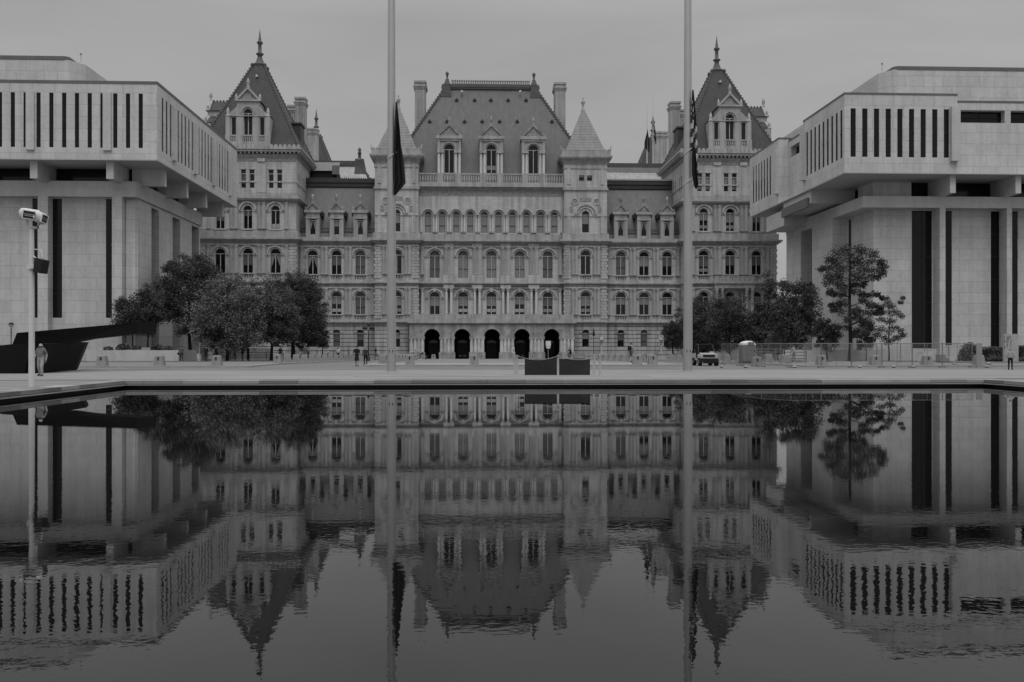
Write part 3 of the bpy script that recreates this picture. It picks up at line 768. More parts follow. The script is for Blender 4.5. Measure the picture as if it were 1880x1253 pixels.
    for (u, v, rr) in ((-2.35, 32.6, .78), (2.35, 32.6, .78)):
        ring(mb, T, tcx+u, v, rr-.22, rr, 0, .16, a0=0, a1=360, seg=18)
    for q in (tcx-3.6, tcx+3.6): tbox(mb, T, q-.4, q+.4, 25.8, 29.4, 0, .16); tbox(mb, T, q-.35, q+.35, 36.2, 40.2, 0, .14)
    for xx in (x0, x1): quad(mb, (xx,YT,6.6),(xx,YT+9.2,6.6),(xx,YT+9.2,40.8),(xx,YT,40.8))
    quad(mb, (x0,YT+9.2,24),(x1,YT+9.2,24),(x1,YT+9.2,40.8),(x0,YT+9.2,40.8))
    cpart(mb, 'turret_wall', M['granite'])
    mb = MB()
    for u, v, a, b_ in ((-2.35,32.6,.52,.52),(2.35,32.6,.52,.52),(0,33.0,1.25,.38),(-3.05,30.9,.34,.62),(3.05,30.9,.34,.62)):
        tbox(mb, T, tcx+u-a, tcx+u+a, v-b_, v+b_, 0, .07)
    cpart(mb, 'carved_panel', M['carved'])
    yb = YT+9.2
    cornice([(6.45,6.75,.2),(6.75,6.95,.62)], x0, x1, YT, YT+.4, 'ledge')
    cornice([(14.85,15.05,.3),(15.05,15.35,.66)], x0, x1, YT, YW)
    cornice([(23.5,23.8,.35),(23.8,24.05,.75),(24.05,24.4,.98),(24.4,25.7,.38)], x0, x1, YT, YT+4)
    cornice([(35.0,35.3,.3),(35.3,35.65,.15)], x0, x1, YT, yb)
    cornice([(39.6,39.95,.15)], x0, x1, YT, yb, 'ledge')
    mb = MB()
    for i in range(6):
        p = .1 + .85*(i/5)**1.4; mb.box(x0-p, x1+p, YT-p, yb+p, 40.5+i*.24-.003, 40.5+(i+1)*.24)
    mb.box(x0-1.05, x1+1.05, YT-1.05, yb+1.05, 41.935, 42.3); mb.box(x0-.7, x1+.7, YT-.7, yb+.7, 42.295, 43.4)
    for i in range(16): mb.frus(x0-.5 + (x1-x0+1.0)*(i+.5)/16, YT-.66, 43.39, 43.75, .2, .08, .1, .06)
    for xx in (x0-.6, x1+.6):
        for yy in (YT-.6, yb+.6): mb.frus(xx, yy, 43.39, 44.5, .22, .22, .05, .05, dx=.18*(1 if xx > tcx else -1))
    cpart(mb, 'turret_cornice', M['granite_band'])
    mb = MB(); ty = YT+4.6
    mb.frus(tcx, ty, 43.39, 53.2, 4.3, 4.3, .32, .32)
    tr = cpart(mb, 'turret_roof', M['stone_roof'])
    mb = MB(); mb.lathe([(.42,53.0),(.5,53.3),(.3,53.6),(.24,54.4),(.42,54.8),(.48,55.1),(.3,55.4),(.1,55.6),(.16,55.9),(.02,56.3)], tcx, ty, 10)
    cpart(mb, 'finial', M['granite_band'], tr)

# -- centre: two storeys, arcade of ten, balustrade
x0, x1 = XA-HC_, XA+HC_; T = TS(YC0); mb = MB()
xs = [XA + (i-2)*6.06 for i in range(5)]
gaps = [(xs[i]+3.03, .36, 8.5, 14.0, False) for i in range(4)] + [(x0+.2, .34, 8.5, 14.0, False), (x1-.2, .34, 8.5, 14.0, False)]
facade(mb, T, x0, x1, 6.6, 15.0, [(x, 2.15, WB2, WT2, True) for x in xs] + gaps, .9)
for g_ in gaps: tbox(mb, T, g_[0]-.18, g_[0]+.18, 8.5, 14.0, -.93, -.9)
facade(mb, T, x0, x1, 15.0, 24.0, [(x, 2.15, 16.25, WT3, True) for x in xs], dep)
for r, (b_, t_) in enumerate(((WB2, WT2), (16.25, WT3))):
    for i, x in enumerate(xs):
        archtrim(mb, T, x, t_-1.075, 2.15, .72, .2, 1.15)
        if r == 0: tbox(mb, T, x-.25, x+.25, t_+.05, t_+.85, 0, .5)
        put_win(x, b_, 2.15, t_-b_, YC0+dep-.12, True, (['h5','h5pq','h5pq','h4pq','h5pd'] if r == 0 else ['fulldim','full','full','full','fulldim'])[i])
    zb_ = b_-.02 if r == 0 else 17.0
    for i in range(4):
        x = (xs[i]+xs[i+1])/2; put_pilasters(x, zb_, t_+.75, YC0, True, .58, 1.05 if r == 0 else 1.2, .62 if r == 0 else .34, r == 0)
        tbox(mb, T, x-1.15, x+1.15, t_+.75, t_+1.55, 0, .75 if r == 0 else .4)
        if r: tbox(mb, T, x-1.2, x+1.2, 15.35, 16.95, 0, .45)
    for x in (x0+.75, x1-.75): put_pilasters(x, zb_, t_+.75, YC0, False, .62, .95, .55, r == 0)
    tbox(mb, T, x0, x1, t_+.76, t_+1.02, 0, .3)
xa = [XA + (i-4.5)*3.01 for i in range(10)]
facade(mb, T, x0, x1, 24.0, 36.0, [(x, 1.42, 25.9, 30.5, True) for x in xa], .5)
for i, x in enumerate(xa):
    put_win(x, 25.9, 1.42, 4.6, YC0+.5-.1, True, 'full', False)
    ring(mb, T, x, 30.5-.71, .78, 1.05, 0, .16); ring(mb, T, x, 30.5-.71, 1.14, 1.48, 0, .5)
cpart(mb, 'centre_wall', M['granite'])
for i in range(11):
    x = XA + (i-5)*3.01
    x = min(max(x, x0+.5), x1-.5)
    put_pilasters(x, 26.0, 29.85, YC0, 0 < i < 10, .36, .62, .3, True)
cornice([(14.6,14.85,.25),(14.85,15.05,.6),(15.05,15.35,1.0)], x0, x1, YC0, YC0+.4)
cornice([(23.5,23.8,.35),(23.8,24.05,.75),(24.05,24.4,1.1),(24.4,25.6,.34)], x0, x1, YC0, YC0+.5)
mb = MB(); mb.box(x0+.05, x1-.05, YC0-.06, YC0+.2, 33.9, 35.05); cpart(mb, 'carved_frieze', M['carved'])
mb = MB()
for i in range(5): mb.box(x0+.02, x1-.02, YC0-.1-.14*i, YC0+.3, 35.1+i*.12-.002, 35.1+(i+1)*.12)
mb.box(x0+.02, x1-.02, YC0-.95, YC0+.6, 35.7, 36.4)
cpart(mb, 'cornice', M['granite_band'])
mb = MB(); bz0, bz1 = 36.4, 38.6
dx = [XA-9.05, XA, XA+9.05]
segs = [(x0+.05, dx[0]-2.5), (dx[0]-1.2, dx[0]+1.2), (dx[0]+2.5, dx[1]-2.5), (dx[1]-1.2, dx[1]+1.2), (dx[1]+2.5, dx[2]-2.5), (dx[2]-1.2, dx[2]+1.2), (dx[2]+2.5, x1-.05)]
for a, b_ in segs: balusters(mb, TS(YC0), a, b_, bz0, bz1, .55, .5, 0, .4)
for d_ in dx:
    for s in (-1.85, 1.85): mb.box(d_+s-.66, d_+s+.66, YC0-.82, YC0-.28, bz0, bz1+.04)
cpart(mb, 'balustrade', M['granite_band'])

# -- entrance arcade
ya = 193.5; x0, x1 = XA-17.2, XA+17.2
mb = MB(); T = TS(ya); ax = [XA+.05 + (i-2)*6.26 for i in range(5)]
zsp = 3.62; ra = 1.72
def arch_op(x): return (x, 3.3, -1.0, zsp+1.65, True)
facade(mb, T, x0, x1, -1.2, 6.8, [arch_op(x) for x in ax], 1.3, 0, 18)
for x in ax:
    ring(mb, T, x, zsp, 1.7, 2.35, 0, .08, seg=18); ring(mb, T, x, zsp, 2.352, 2.6, 0, .14, seg=18)
pxs = [ax[0]-3.13] + [(a+b_)/2 for a, b_ in zip(ax, ax[1:])] + [ax[-1]+3.13]
for i, x in enumerate(pxs):
    tbox(mb, T, x-1.62, x+1.62, 3.1, 3.75, 0, .2); tbox(mb, T, x-1.7, x+1.7, -1.2, .42, 0, .3)
    for q in (-1.15, -.38, .38, 1.15): mb.lathe([(.36,.42),(.31,3.1)], x+q, ya+.08, 12)
    # capitals and bases carried round into the openings
    for s in (-1, 1):
        a, b_ = sorted((x+s*1.42, x+s*1.62)); mb.box(a, b_, ya+.01, ya+1.3, 3.1, 3.75)
for xx in (x0, x1): quad(mb, (xx,ya,-1.2),(xx,YC0,-1.2),(xx,YC0,6.8),(xx,ya,6.8))
cpart(mb, 'arcade_wall', M['arcade_stone'])
cornice([(6.3,6.5,.15),(6.5,6.8,.5),(6.8,7.35,.25)], x0, x1, ya, YC0-.1)
mb = MB()
for x in ax: balusters(mb, T, x-1.7, x+1.7, 7.35, 8.3, -.15, .55, 0, .3)
for x in pxs: mb.box(x-1.43, x+1.43, ya+.02, ya+.3, 7.35, 8.3)
for i in range(5):
    for s in (-1, 1): tbox(mb, T, ax[i]+s*1.2-.14, ax[i]+s*1.2+.14, 7.35, 8.36, -.34, .03)
cpart(mb, 'arcade_balustrade', M['granite_band'])
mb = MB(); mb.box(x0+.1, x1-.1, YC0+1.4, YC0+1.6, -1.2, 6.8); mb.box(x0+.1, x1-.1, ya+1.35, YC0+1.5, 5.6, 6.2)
cpart(mb, 'porch_wall', M['dark_void'])  # porch back and ceiling coloured near black to stand for deep shade
for i, x in enumerate(ax):
    mb = MB(); y = YC0+1.3
    mb.box(x-1.15, x-1.0, y-.1, y+.08, -1.0, 2.9, 1); mb.box(x+1.0, x+1.15, y-.1, y+.08, -1.0, 2.9, 1); mb.box(x-1.0, x+1.0, y-.1, y+.08, 2.1, 2.35, 1)
    mb.box(x-1.0, x-.02, y-.03, y+.05, -1.0, 2.099, 0); mb.box(x+.02, x+1.0, y-.03, y+.05, -1.0, 2.099, 0)
    mb.add([(a, y, z) for a, z in [(x-1.0,2.36),(x+1.0,2.36),(x+.85,2.8),(x,3.1),(x-.85,2.8)]], [(0,1,2,3,4)], 2)
    if i in (1, 3):
        for q in (-.5, .45): mb.box(x+q-.32, x+q+.32, y-.06, y-.031, -.55, -.2, 3)
    cpart(mb, 'entrance_door', [M['door'], M['iron'], M['glass'], M['paper']])

# -- side porch with a balcony on the right pavilion, and drainpipes beside the arcade
xa0, xa1 = X_(1313, 194.5), X_(1387, 194.5); mb = MB(); T = TS(194.5)
mb.box(xa0, xa1, 194.5, 196.1, 14.0, 15.0); mb.box(xa0-.3, xa1+.3, 194.2, 196.1, 14.998, 15.45)
for a, b_ in ((xa0+.1, xa0+2.4), (xa0+3.2, xa1-3.2), (xa1-2.4, xa1-.1)): balusters(mb, T, a, b_, 15.45, 16.5, -.15, .45, 0, .25)
for a in (xa0, xa0+2.42, xa1-3.18, xa1-.9): mb.box(a, a+.78, 194.5, 194.9, 15.449, 16.55)
mb.box(xa0-.2, xa1+.2, 194.3, 196.1, -1.2, 7.3)
for x in (xa0+.5, xa0+1.7, xa1-1.7, xa1-.5): mb.lathe([(.5,7.3),(.5,7.7),(.36,7.9),(.32,13.3),(.46,13.6),(.5,14.0)], x, 195.0, 12)
cpart(mb, 'side_porch', M['granite_band'])
for x in (XA-17.45, XA+17.45):
    mb = MB(); mb.tube([(x,196.6,-1),(x,196.6,6.3)], .11, 6); cpart(mb, 'drainpipe', M['iron'])

# -- roofs
def loft(mb, cx, cy, rings, m=0):
    """square-plan roof through [(z, half x, half y)]"""
    for (z0,a0,b0_), (z1,a1,b1_) in zip(rings, rings[1:]): mb.add([(cx-a0,cy-b0_,z0),(cx+a0,cy-b0_,z0),(cx+a0,cy+b0_,z0),(cx-a0,cy+b0_,z0),(cx-a1,cy-b1_,z1),(cx+a1,cy-b1_,z1),(cx+a1,cy+b1_,z1),(cx-a1,cy+b1_,z1)],
        [(0,1,5,4),(1,2,6,5),(2,3,7,6),(3,0,4,7)], m)
    z, a, b_ = rings[-1]; mb.add([(cx-a,cy-b_,z),(cx+a,cy-b_,z),(cx+a,cy+b_,z),(cx-a,cy+b_,z)], [(0,1,2,3)], m)
def hips(mb, cx, cy, rings, r=.22, stud=.95, sz=.26):
    for sx in (-1, 1):
        for sy in (-1, 1):
            pts = [(cx+sx*a, cy+sy*b_, z) for z, a, b_ in rings]
            mb.tube(pts, r, 6)
            for p, q in zip(pts, pts[1:]):
                p, q = Vector(p), Vector(q); n = int((q-p).length/stud)
                for i in range(n):
                    c = p + (q-p)*(i+.5)/n; mb.box(c.x-sz, c.x+sz, c.y-sz, c.y+sz, c.z-.2, c.z+.34)
def hip_parts(cx, cy, rings, r, stud, sz, parent):
    for sx in (-1, 1):
        for sy in (-1, 1):
            mb = MB(); pts = [Vector((cx+sx*a, cy+sy*b_, z)) for z, a, b_ in rings]; mb.tube(pts, r, 6)
            for p, q in zip(pts, pts[1:]):
                n = int((q-p).length/stud)
                for i in range(n): c = p + (q-p)*(i+.5)/n; mb.box(c.x-sz, c.x+sz, c.y-sz, c.y+sz, c.z-.2, c.z+.34)
            cpart(mb, 'hip_ridge', M['lead'], parent)
FIN = [(1.15,0),(1.5,.35),(1.45,.7),(.95,.95),(.85,1.3),(.6,2.0),(.45,2.7),(.8,3.0),(.85,3.25),(.42,3.5),(.36,5.3),(.62,5.7),(.7,5.95),(.36,6.3),(.3,6.9),(.22,7.2),(.15,8.0),(.02,9.2)]
def dormer_big():
    T = TS(-10.75); mb = MB(); zo = 1.0    # z is world height + 1 because the capitol's base is at -1
    def Z(v): return v + zo
    facade(mb, T, -4.5, 4.5, Z(43.6), Z(49.9), [(-2.95,.85,Z(46),Z(49.6),False),(2.95,.85,Z(46),Z(49.6),False),(0,1.75,Z(46),Z(49.899),False)], .5)
    facade(mb, T, -2.3, 2.3, Z(49.9), Z(53.1), [(0,1.75,Z(49.9),Z(51.4),True)], .5)
    archtrim(mb, T, 0, Z(50.52), 1.75, .6, .12, .7)
    for s in (-1, 1):
        tbox(mb, T, min(s*3.7,s*4.6), max(s*3.7,s*4.6), Z(44.3), Z(50.0), 0, .22)
        tbox(mb, T, min(s*1.05,s*2.3), max(s*1.05,s*2.3), Z(45.9), Z(50.1), 0, .18)
        mb.prism([(s*2.3,Z(49.9)),(s*4.4,Z(49.9)),(s*4.2,Z(50.15)),(s*2.3,Z(52.0))], 10.75*-1-.05, -10.75+.6)
        mb.lathe([(.42,Z(50.0)),(.3,Z(50.4)),(.38,Z(50.8)),(.2,Z(51.3)),(.05,Z(51.7))], s*4.15, -10.7, 8)
        mb.lathe([(.34,Z(53.1)),(.24,Z(53.6)),(.3,Z(53.9)),(.06,Z(54.6))], s*2.45, -10.7, 8)
        quad(mb, (s*2.3,-10.75,Z(49.9)),(s*2.3,-5,Z(49.9)),(s*2.3,-5,Z(53.1)),(s*2.3,-10.75,Z(53.1)))
        quad(mb, (s*4.5,-10.75,Z(43.6)),(s*4.5,-7,Z(43.6)),(s*4.5,-7,Z(49.9)),(s*4.5,-10.75,Z(49.9)))
    tbox(mb, T, -4.7, 4.7, Z(49.85), Z(50.0), .001, .3)
    tbox(mb, T, -2.6, 2.6, Z(53.0), Z(53.35), -.5, .35)
    mb.prism([(-2.2,Z(53.3)),(2.2,Z(53.3)),(0,Z(55.6))], -10.75, -10.4, 1)
    for s in (-1, 1): mb.prism([(s*2.75,Z(53.2)),(s*2.2,Z(53.2)),(0,Z(55.5)),(0,Z(56.15))], -11.05, -10.2)
    mb.lathe([(.4,Z(55.9)),(.22,Z(56.3)),(.36,Z(56.8)),(.34,Z(57.2)),(.06,Z(57.9))], 0, -10.7, 8)
    tbox(mb, T, -4.7, 4.7, Z(43.55), Z(44.35), 0, .5)
    for a, b_ in ((-3.6,-2.35),(-1.0,1.0),(2.35,3.6)): balusters(mb, T, a, b_, Z(44.35), Z(45.85), .3, .38, 0, .3)
    for a, b_ in ((-4.65,-3.6),(-2.35,-1.0),(1.0,2.35),(3.6,4.65)): tbox(mb, T, a, b_, Z(44.3), Z(45.9), .12, .48)
    rf = MB()
    for s in (-1, 1):
        quad(rf, (s*2.6,-10.4,Z(53.1)),(0,-10.4,Z(55.75)),(0,-3,Z(55.75)),(s*2.6,-3,Z(53.1)))
        quad(rf, (s*4.6,-10.3,Z(50.05)),(s*2.3,-10.3,Z(51.9)),(s*2.3,-6,Z(51.9)),(s*4.6,-6,Z(50.05)))
    for i in range(9): rf.box(-.14, .14, -10-i*-.7-.12, -10+i*.7+.12, Z(55.7), Z(56.0))
    return mb.mesh('dormer', [M['granite_band'], M['weathered']]), rf.mesh('dormer_roof', [M['slate']])
DB = dormer_big()
def place_dormer_big(pc, rz):
    o = link('dormer', DB[0], cap, (pc[0]-CL.x, pc[1]-CL.y, 0), rz); link('dormer_roof', DB[1], o)
    link('dormer_window', win_frame(1.75, 5.4, True, True), o, (0, -10.75+.4, 47.0)); link('dormer_pane', win_pane(1.75, 5.4, True, 'n'), o, (0, -10.75+.4, 47.0))
    for s in (-2.95, 2.95): link('dormer_pane', win_pane(.85, 3.6, False, 'n'), o, (s, -10.75+.35, 47.0))
    return o
def chimney(cx, cy, hx, hy, z0, z1, flutes=5):
    mb = MB(); h = z1-z0
    mb.box(cx-hx, cx+hx, cy-hy, cy+hy, z0, z1)
    mb.box(cx-hx-.12, cx+hx+.12, cy-hy-.12, cy+hy+.12, z0+h*.30, z0+h*.34); mb.box(cx-hx-.12, cx+hx+.12, cy-hy-.12, cy+hy+.12, z0, z0+h*.2)
    for i in range(3): mb.box(cx-hx-.1-.12*i, cx+hx+.1+.12*i, cy-hy-.1-.12*i, cy+hy+.1+.12*i, z1-1.9+.3*i, z1-1.6+.3*i)
    mb.box(cx-hx-.2, cx+hx+.2, cy-hy-.2, cy+hy+.2, z1-.4, z1+.05)
    for i in range(flutes):
        x = cx-hx+2*hx*(i+.5)/flutes; mb.box(x-hx/flutes*.45, x+hx/flutes*.45, cy-hy-.1, cy+hy+.1, z0+h*.36, z1-2.0)
    return cpart(mb, 'chimney', M['granite_band'])
for sg in (-1, 1):
    for cy, kind in ((YP+11.0, 'front'), (281.0, 'rear')):
        pc = XA + sg*(HW+HP)/2
        rings = [(43.2,10.9,10.9),(44.4,10.1,10.1),(47.5,8.7,8.7),(52.5,6.3,6.3),(58.0,3.75,3.75),(63.4,1.3,1.3)]
        if kind == 'rear': rings = [(z-2+(z-43.2)*.17, a, b_) for z, a, b_ in rings]
        zt_ = rings[-1][0]
        mb = MB(); loft(mb, pc, cy, rings); rf = cpart(mb, 'pavilion_roof', M['slate'])
        hip_parts(pc, cy, rings, .2, .8, .2, rf)
        mb = MB(); mb.box(pc-1.35, pc+1.35, cy-1.35, cy+1.35, zt_-1.6, zt_-1.3); mb.box(pc-1.2, pc+1.2, cy-1.2, cy+1.2, zt_-.6, zt_+.15)
        mb.lathe([(r, zt_+z*(.92)) for r, z in FIN], pc, cy, 10)
        for s in ((1,1),(1,-1),(-1,1),(-1,-1)): mb.ball((pc+s[0]*1.35, cy+s[1]*1.35, zt_+.15), .42, 8)
        cpart(mb, 'finial', M['lead'], rf)
        if kind == 'front':
            place_dormer_big((pc, cy), 0); place_dormer_big((pc, cy), R(90) if sg > 0 else R(-90))
            mb = MB(); a, b_ = sorted((pc-sg*5.0, pc-sg*9.3)); mb.box(a, b_, cy-2.0, cy+2.2, 45.5, 50.6); mb.box(a-.25, b_+.25, cy-2.3, cy+2.5, 50.4, 50.75); cpart(mb, 'roof_hatch', M['roof_metal'], rf)
            mb = MB(); mb.box(pc-.2, pc+.2, cy-3.15, cy-2.4, 60.4, 60.85); cpart(mb, 'roof_lamp', M['white_paint'], rf)
    # chimneys
    chimney(XA + sg*45.3, 225, 1.15, 1.5, 40, Z_(182, 553, 225)); chimney(XA + sg*47.8, 228, 1.0, 1.3, 40, Z_(196, 540, 228))
    chimney(XA + sg*49.3, 262, 1.9, 1.5, 38, Z_(238, 575, 262), 6)
    chimney(XA + sg*15.9, 212, 1.2, 1.8, 40, Z_(153, 770, 212), 3)
    # wing mansard and dormers
    x0, x1 = sorted((XA+sg*HT, XA+sg*(HW+3)))
    mb = MB(); mb.add([(x0,199.6,24.6),(x1,199.6,24.6),(x1,208,37.3),(x0,208,37.3),(x0,211,37.3),(x1,211,37.3)], [(0,1,2,3),(3,2,5,4)])
    mb.add([(x0,199.6,24.6),(x0,208,37.3),(x0,211,37.3),(x0,211,24.6)], [(0,1,2,3)])
    ms = cpart(mb, 'mansard_roof', M['tile'])
    mb = MB(); mb.box(x0, x1, 207.5, 208.9, 37.2, 38.1); mb.box(x0, x1, 207.3, 208.9, 38.098, 38.95)
    for i in range(46): mb.frus(x0+(x1-x0)*(i+.5)/46, 207.4, 38.95, 39.25, .14, .1, .05, .06)
    if sg < 0: cpart(mb, 'roof_gutter', M['roof_metal'], ms)
    else:
        cpart(mb, 'roof_gutter', M['roof_metal'], ms)
        mb = MB(); mb.box(x0, x1-3.0, 207.2, 209, 39.0, 39.32); cpart(mb, 'gutter_edge', M['pale_metal'], ms)
    mb = MB(); mb.box(x0, x1, 200.45, 200.6, 26.25, 26.37); mb.box(x0, x1, 200.75, 200.9, 27.0, 27.12)
    cpart(mb, 'snow_rail', M['roof_metal'], ms)
    for i, v in enumerate((28.0, 33.05, 38.1)):
        x = XA + sg*v; T = TS(199.15); mb = MB()
        facade(mb, T, x-1.45, x+1.45, 24.7, 30.2, [(x, 1.15, 25.5, 29.4, False)], .35)
        for s in (-1, 1):
            tbox(mb, T, min(x+s*.95,x+s*1.45), max(x+s*.95,x+s*1.45), 24.9, 28.9, 0, .14)
            quad(mb, (x+s*1.45,199.15,24.7),(x+s*1.45,203.6,24.7),(x+s*1.45,203.6,30.2),(x+s*1.45,199.15,30.2))
            mb.lathe([(.22,30.75),(.14,31.1),(.2,31.2),(.06,31.5)], x+s*1.55, 199.2, 8, 1)
            mb.prism([(x+s*1.75,30.7),(x+s*1.3,30.7),(x,32.1),(x,32.65)], 198.85, 199.6, 1)
        tbox(mb, T, x-1.5, x+1.5, 28.9, 29.3, 0, .22); tbox(mb, T, x-1.75, x+1.75, 30.19, 30.72, -.6, .32)
        mb.prism([(x-1.3,30.7),(x+1.3,30.7),(x,32.2)], 199.05, 199.4, 1)
        mb.lathe([(.3,32.4),(.2,32.8),(.36,33.1),(.3,33.5),(.34,33.7),(.14,34.1)], x, 199.2, 8, 1)
        dm = cpart(mb, 'dormer', [M['granite_band'], M['weathered']])
        rf = MB()
        for s in (-1, 1): quad(rf, (x+s*1.75,199.5,30.6),(x,199.5,32.3),(x,206,32.3),(x+s*1.75,206,30.6)); rf.box(min(x+s*1.452,x+s*1.85), max(x+s*1.452,x+s*1.85), 199.55, 205, 29.6, 30.62)
        rf.build('dormer_roof', M['roof_metal'], dm)
        put_win(x, 25.5, 1.15, 3.9, 199.15+.25, False, 'curt' if (i != 1 or sg > 0) else 'h4', False, dm, 'dormer_window')
# main hip roof
mb = MB(); B = (XA, 211.0); rings = [(36.2,24.4,11.4),(59.3,10.3,3.4)]
loft(mb, B[0], B[1], rings); main = cpart(mb, 'main_roof', M['tile'])
hip_parts(B[0], B[1], rings, .25, .8, .28, main)
mb = MB(); mb.box(XA-10.9, XA+10.9, 207.2, 214.8, 59.25, 60.25); mb.box(XA-11, XA+11, 207.1, 214.9, 59.6, 59.75)
for s in (-1, 1):
    mb.frus(XA+s*9.9, 207.3, 57.3, 60.1, 1.15, .5, .8, .45); mb.frus(XA+s*9.7, 207.3, 60.1, 61.2, .75, .5, .35, .3)
    mb.lathe([(.34,61.15),(.4,61.35),(.2,61.5),(.18,61.9),(.3,62.0),(.16,62.1),(.38,62.4),(.38,62.75),(.12,63.05)], XA+s*9.7, 207.3, 10)
cpart(mb, 'ridge_cap', M['lead'], main)
mb = MB(); mb.box(XA-8.8, XA+8.8, 207.28, 207.4, 60.95, 61.07); mb.box(XA-8.8, XA+8.8, 207.28, 207.4, 60.25, 60.36)
for i in range(44):
    x = XA-8.8+17.6*(i+.5)/44; mb.box(x-.1, x+.1, 207.28, 207.4, 60.35, 60.96); mb.frus(x, 207.34, 61.06, 61.3, .1, .06, .03, .03)
cpart(mb, 'iron_cresting', M['lead'], main)
def roof_y(z): return 199.6 + (207.6-199.6)*(z-36.2)/(59.3-36.2)
for py, pxs_ in ((183.4, (838.5, 871.5, 901, 932.7, 965.6)), (222.5, (789, 820.7, 853, 885.3, 917.3, 949.5, 1013))):
    for px in pxs_:
        z = Z_(py, px, 203); y = roof_y(z)
        for _ in range(3): z = Z_(py, px, y); y = roof_y(z)
        x = X_(px, y); mb = MB()
        mb.prism([(x-.42,z-.25),(x+.42,z-.25),(x,z+.3)], y-.5, y+.8); cpart(mb, 'roof_vent', M['roof_metal'], main)
for px in (848, 955):
    y = 206.6; x = X_(px, y); z = Z_(167+1, px, y); mb = MB(); mb.box(x-.22, x+.22, y-.5, y+.2, z-.35, z+.1); cpart(mb, 'roof_lamp', M['white_paint'], main)
# main dormers
for k, x in enumerate(dx):
    T = TS(199.0); mb = MB()
    facade(mb, T, x-2.5, x+2.5, 36.2, 46.1, [(x, 2.1, 38.85, 44.95, True)], .5)
    archtrim(mb, T, x, 43.9, 2.1, .5, .14, .55)
    for s in (-1, 1):
        for q in (1.45, 2.2): mb.lathe([(.3,38.7),(.26,43.1)], x+s*q, 198.85, 10); mb.box(x+s*q-.36, x+s*q+.36, 198.5, 199.0, 43.1, 43.8)
        tbox(mb, T, min(x+s*1.1,x+s*2.55), max(x+s*1.1,x+s*2.55), 38.0, 38.7, 0, .5); tbox(mb, T, min(x+s*2.0,x+s*2.5), max(x+s*2.0,x+s*2.5), 43.8, 46.0, 0, .2)
        quad(mb, (x+s*2.5,199,36.2),(x+s*2.5,203,36.2),(x+s*2.5,203,46.1),(x+s*2.5,199,46.1))
        mb.prism([(x+s*2.75,46.75),(x+s*2.2,46.75),(x,48.9),(x,49.5)], 198.6, 199.6, 1)
    tbox(mb, T, x-2.6, x+2.6, 45.7, 46.15, -.6, .3); tbox(mb, T, x-2.8, x+2.8, 46.14, 46.8, -.6, .5)
    mb.lathe([(.3,49.4),(.18,49.8),(.3,50.1),(.26,50.5),(.14,50.8),(.05,51.2)], x, 199.1, 8, 1)
    dm = cpart(mb, 'dormer', [M['granite_band'], M['weathered']])
    q = MB(); q.prism([(x-2.1,46.75),(x+2.1,46.75),(x,49.0)], 198.85, 199.3); q.build('carved_gable', M['carved'], dm)
    rf = MB()
    for s in (-1, 1): quad(rf, (x+s*2.7,199.4,46.7),(x,199.4,49.5),(x,205,49.5),(x+s*2.7,205,46.7))
    rf.build('dormer_roof', M['tile'], dm)
    put_win(x, 38.85, 2.1, 6.1, 199+.4, True, 'n' if k != 1 else 'h0p', True, dm, 'dormer_window')
# block behind the wings, with skylights and ridge
for sg in (-1, 1):
    cx = XA + sg*(38.5 if sg < 0 else 36.0); cy = 226.0; hr = 7.6 if sg < 0 else 9.6
    rings = [(36.0,13.5,9.0),(45.4,hr,1.2)]
    mb = MB(); loft(mb, cx, cy, rings); rr = cpart(mb, 'rear_roof', M['slate'] if sg < 0 else M['tile'])
    mb = MB(); mb.box(cx-hr-.2, cx+hr+.2, cy-1.4, cy+1.4, 45.3, 46.4); hips(mb, cx, cy, rings, .2, 1.0, .2)
    if sg < 0:
        mb.frus(cx+7.2, cy-1.0, 44.4, 46.9, 1.5, .5, 1.0, .5); mb.lathe([(.7,46.5),(.4,47.2),(.36,48.2),(.55,48.3),(.3,48.6),(.45,49.2),(.12,49.7)], cx+7.2, cy-1.0, 8)
    cpart(mb, 'ridge_cap', M['lead'], rr)
    mb = MB()
    def rp(x, t, o=.08): return (x, (cy-9.0)+7.8*t-o, 36.0+9.4*t+o*.6)
    if sg < 0: mb.add([rp(cx-1.0,.3), rp(cx+11.0,.3), rp(cx+8.9,.72), rp(cx+6.2,.72), rp(cx+6.2,.93), rp(cx-1.0,.93)], [(0,1,2,3,4,5)])
    else:
        mb.add([rp(cx-11.0,.55), rp(cx+10,.55), rp(cx+9.4,.83), rp(cx-10.2,.83)], [(0,1,2,3)])
    cpart(mb, 'skylight', M['pale_metal'], rr)
    if sg < 0:
        mb = MB(); mb.box(cx-6, cx+3.6, 212.0, 217.6, 37.5, 41.6); cpart(mb, 'rooftop_plant_room', M['dark_void'])
        mb = MB(); mb.add([(cx-6.4,211.6,41.5),(cx+3.9,211.6,41.5),(cx+3.6,217.6,44.6),(cx-6.4,217.6,44.6)], [(0,1,2,3)]); mb.box(cx+2.7, cx+4.2, 211.0, 212.2, 40.6, 42.6); cpart(mb, 'plant_room_roof', M['tile'])
    else:
        mb = MB()
        for i in range(40):
            x = cx-9.6+19.2*i/40; a = Vector(rp(x+.9, .84, .1)); b_ = Vector(rp(x, .98, .1)); mb.tube([a, b_], .1, 4)
        cpart(mb, 'standing_seams', M['pale_metal'], rr)
# main bulk behind the fronts, so nothing is hollow from the side
mb = MB(); mb.box(XA-HP+.5, XA+HP-.5, 212, 292, -1.4, 36.0); mb.box(XA-HC_-9, XA+HC_+9, 206.5, 222, 5, 36.1)
cpart(mb, 'rear_wall', M['granite'])
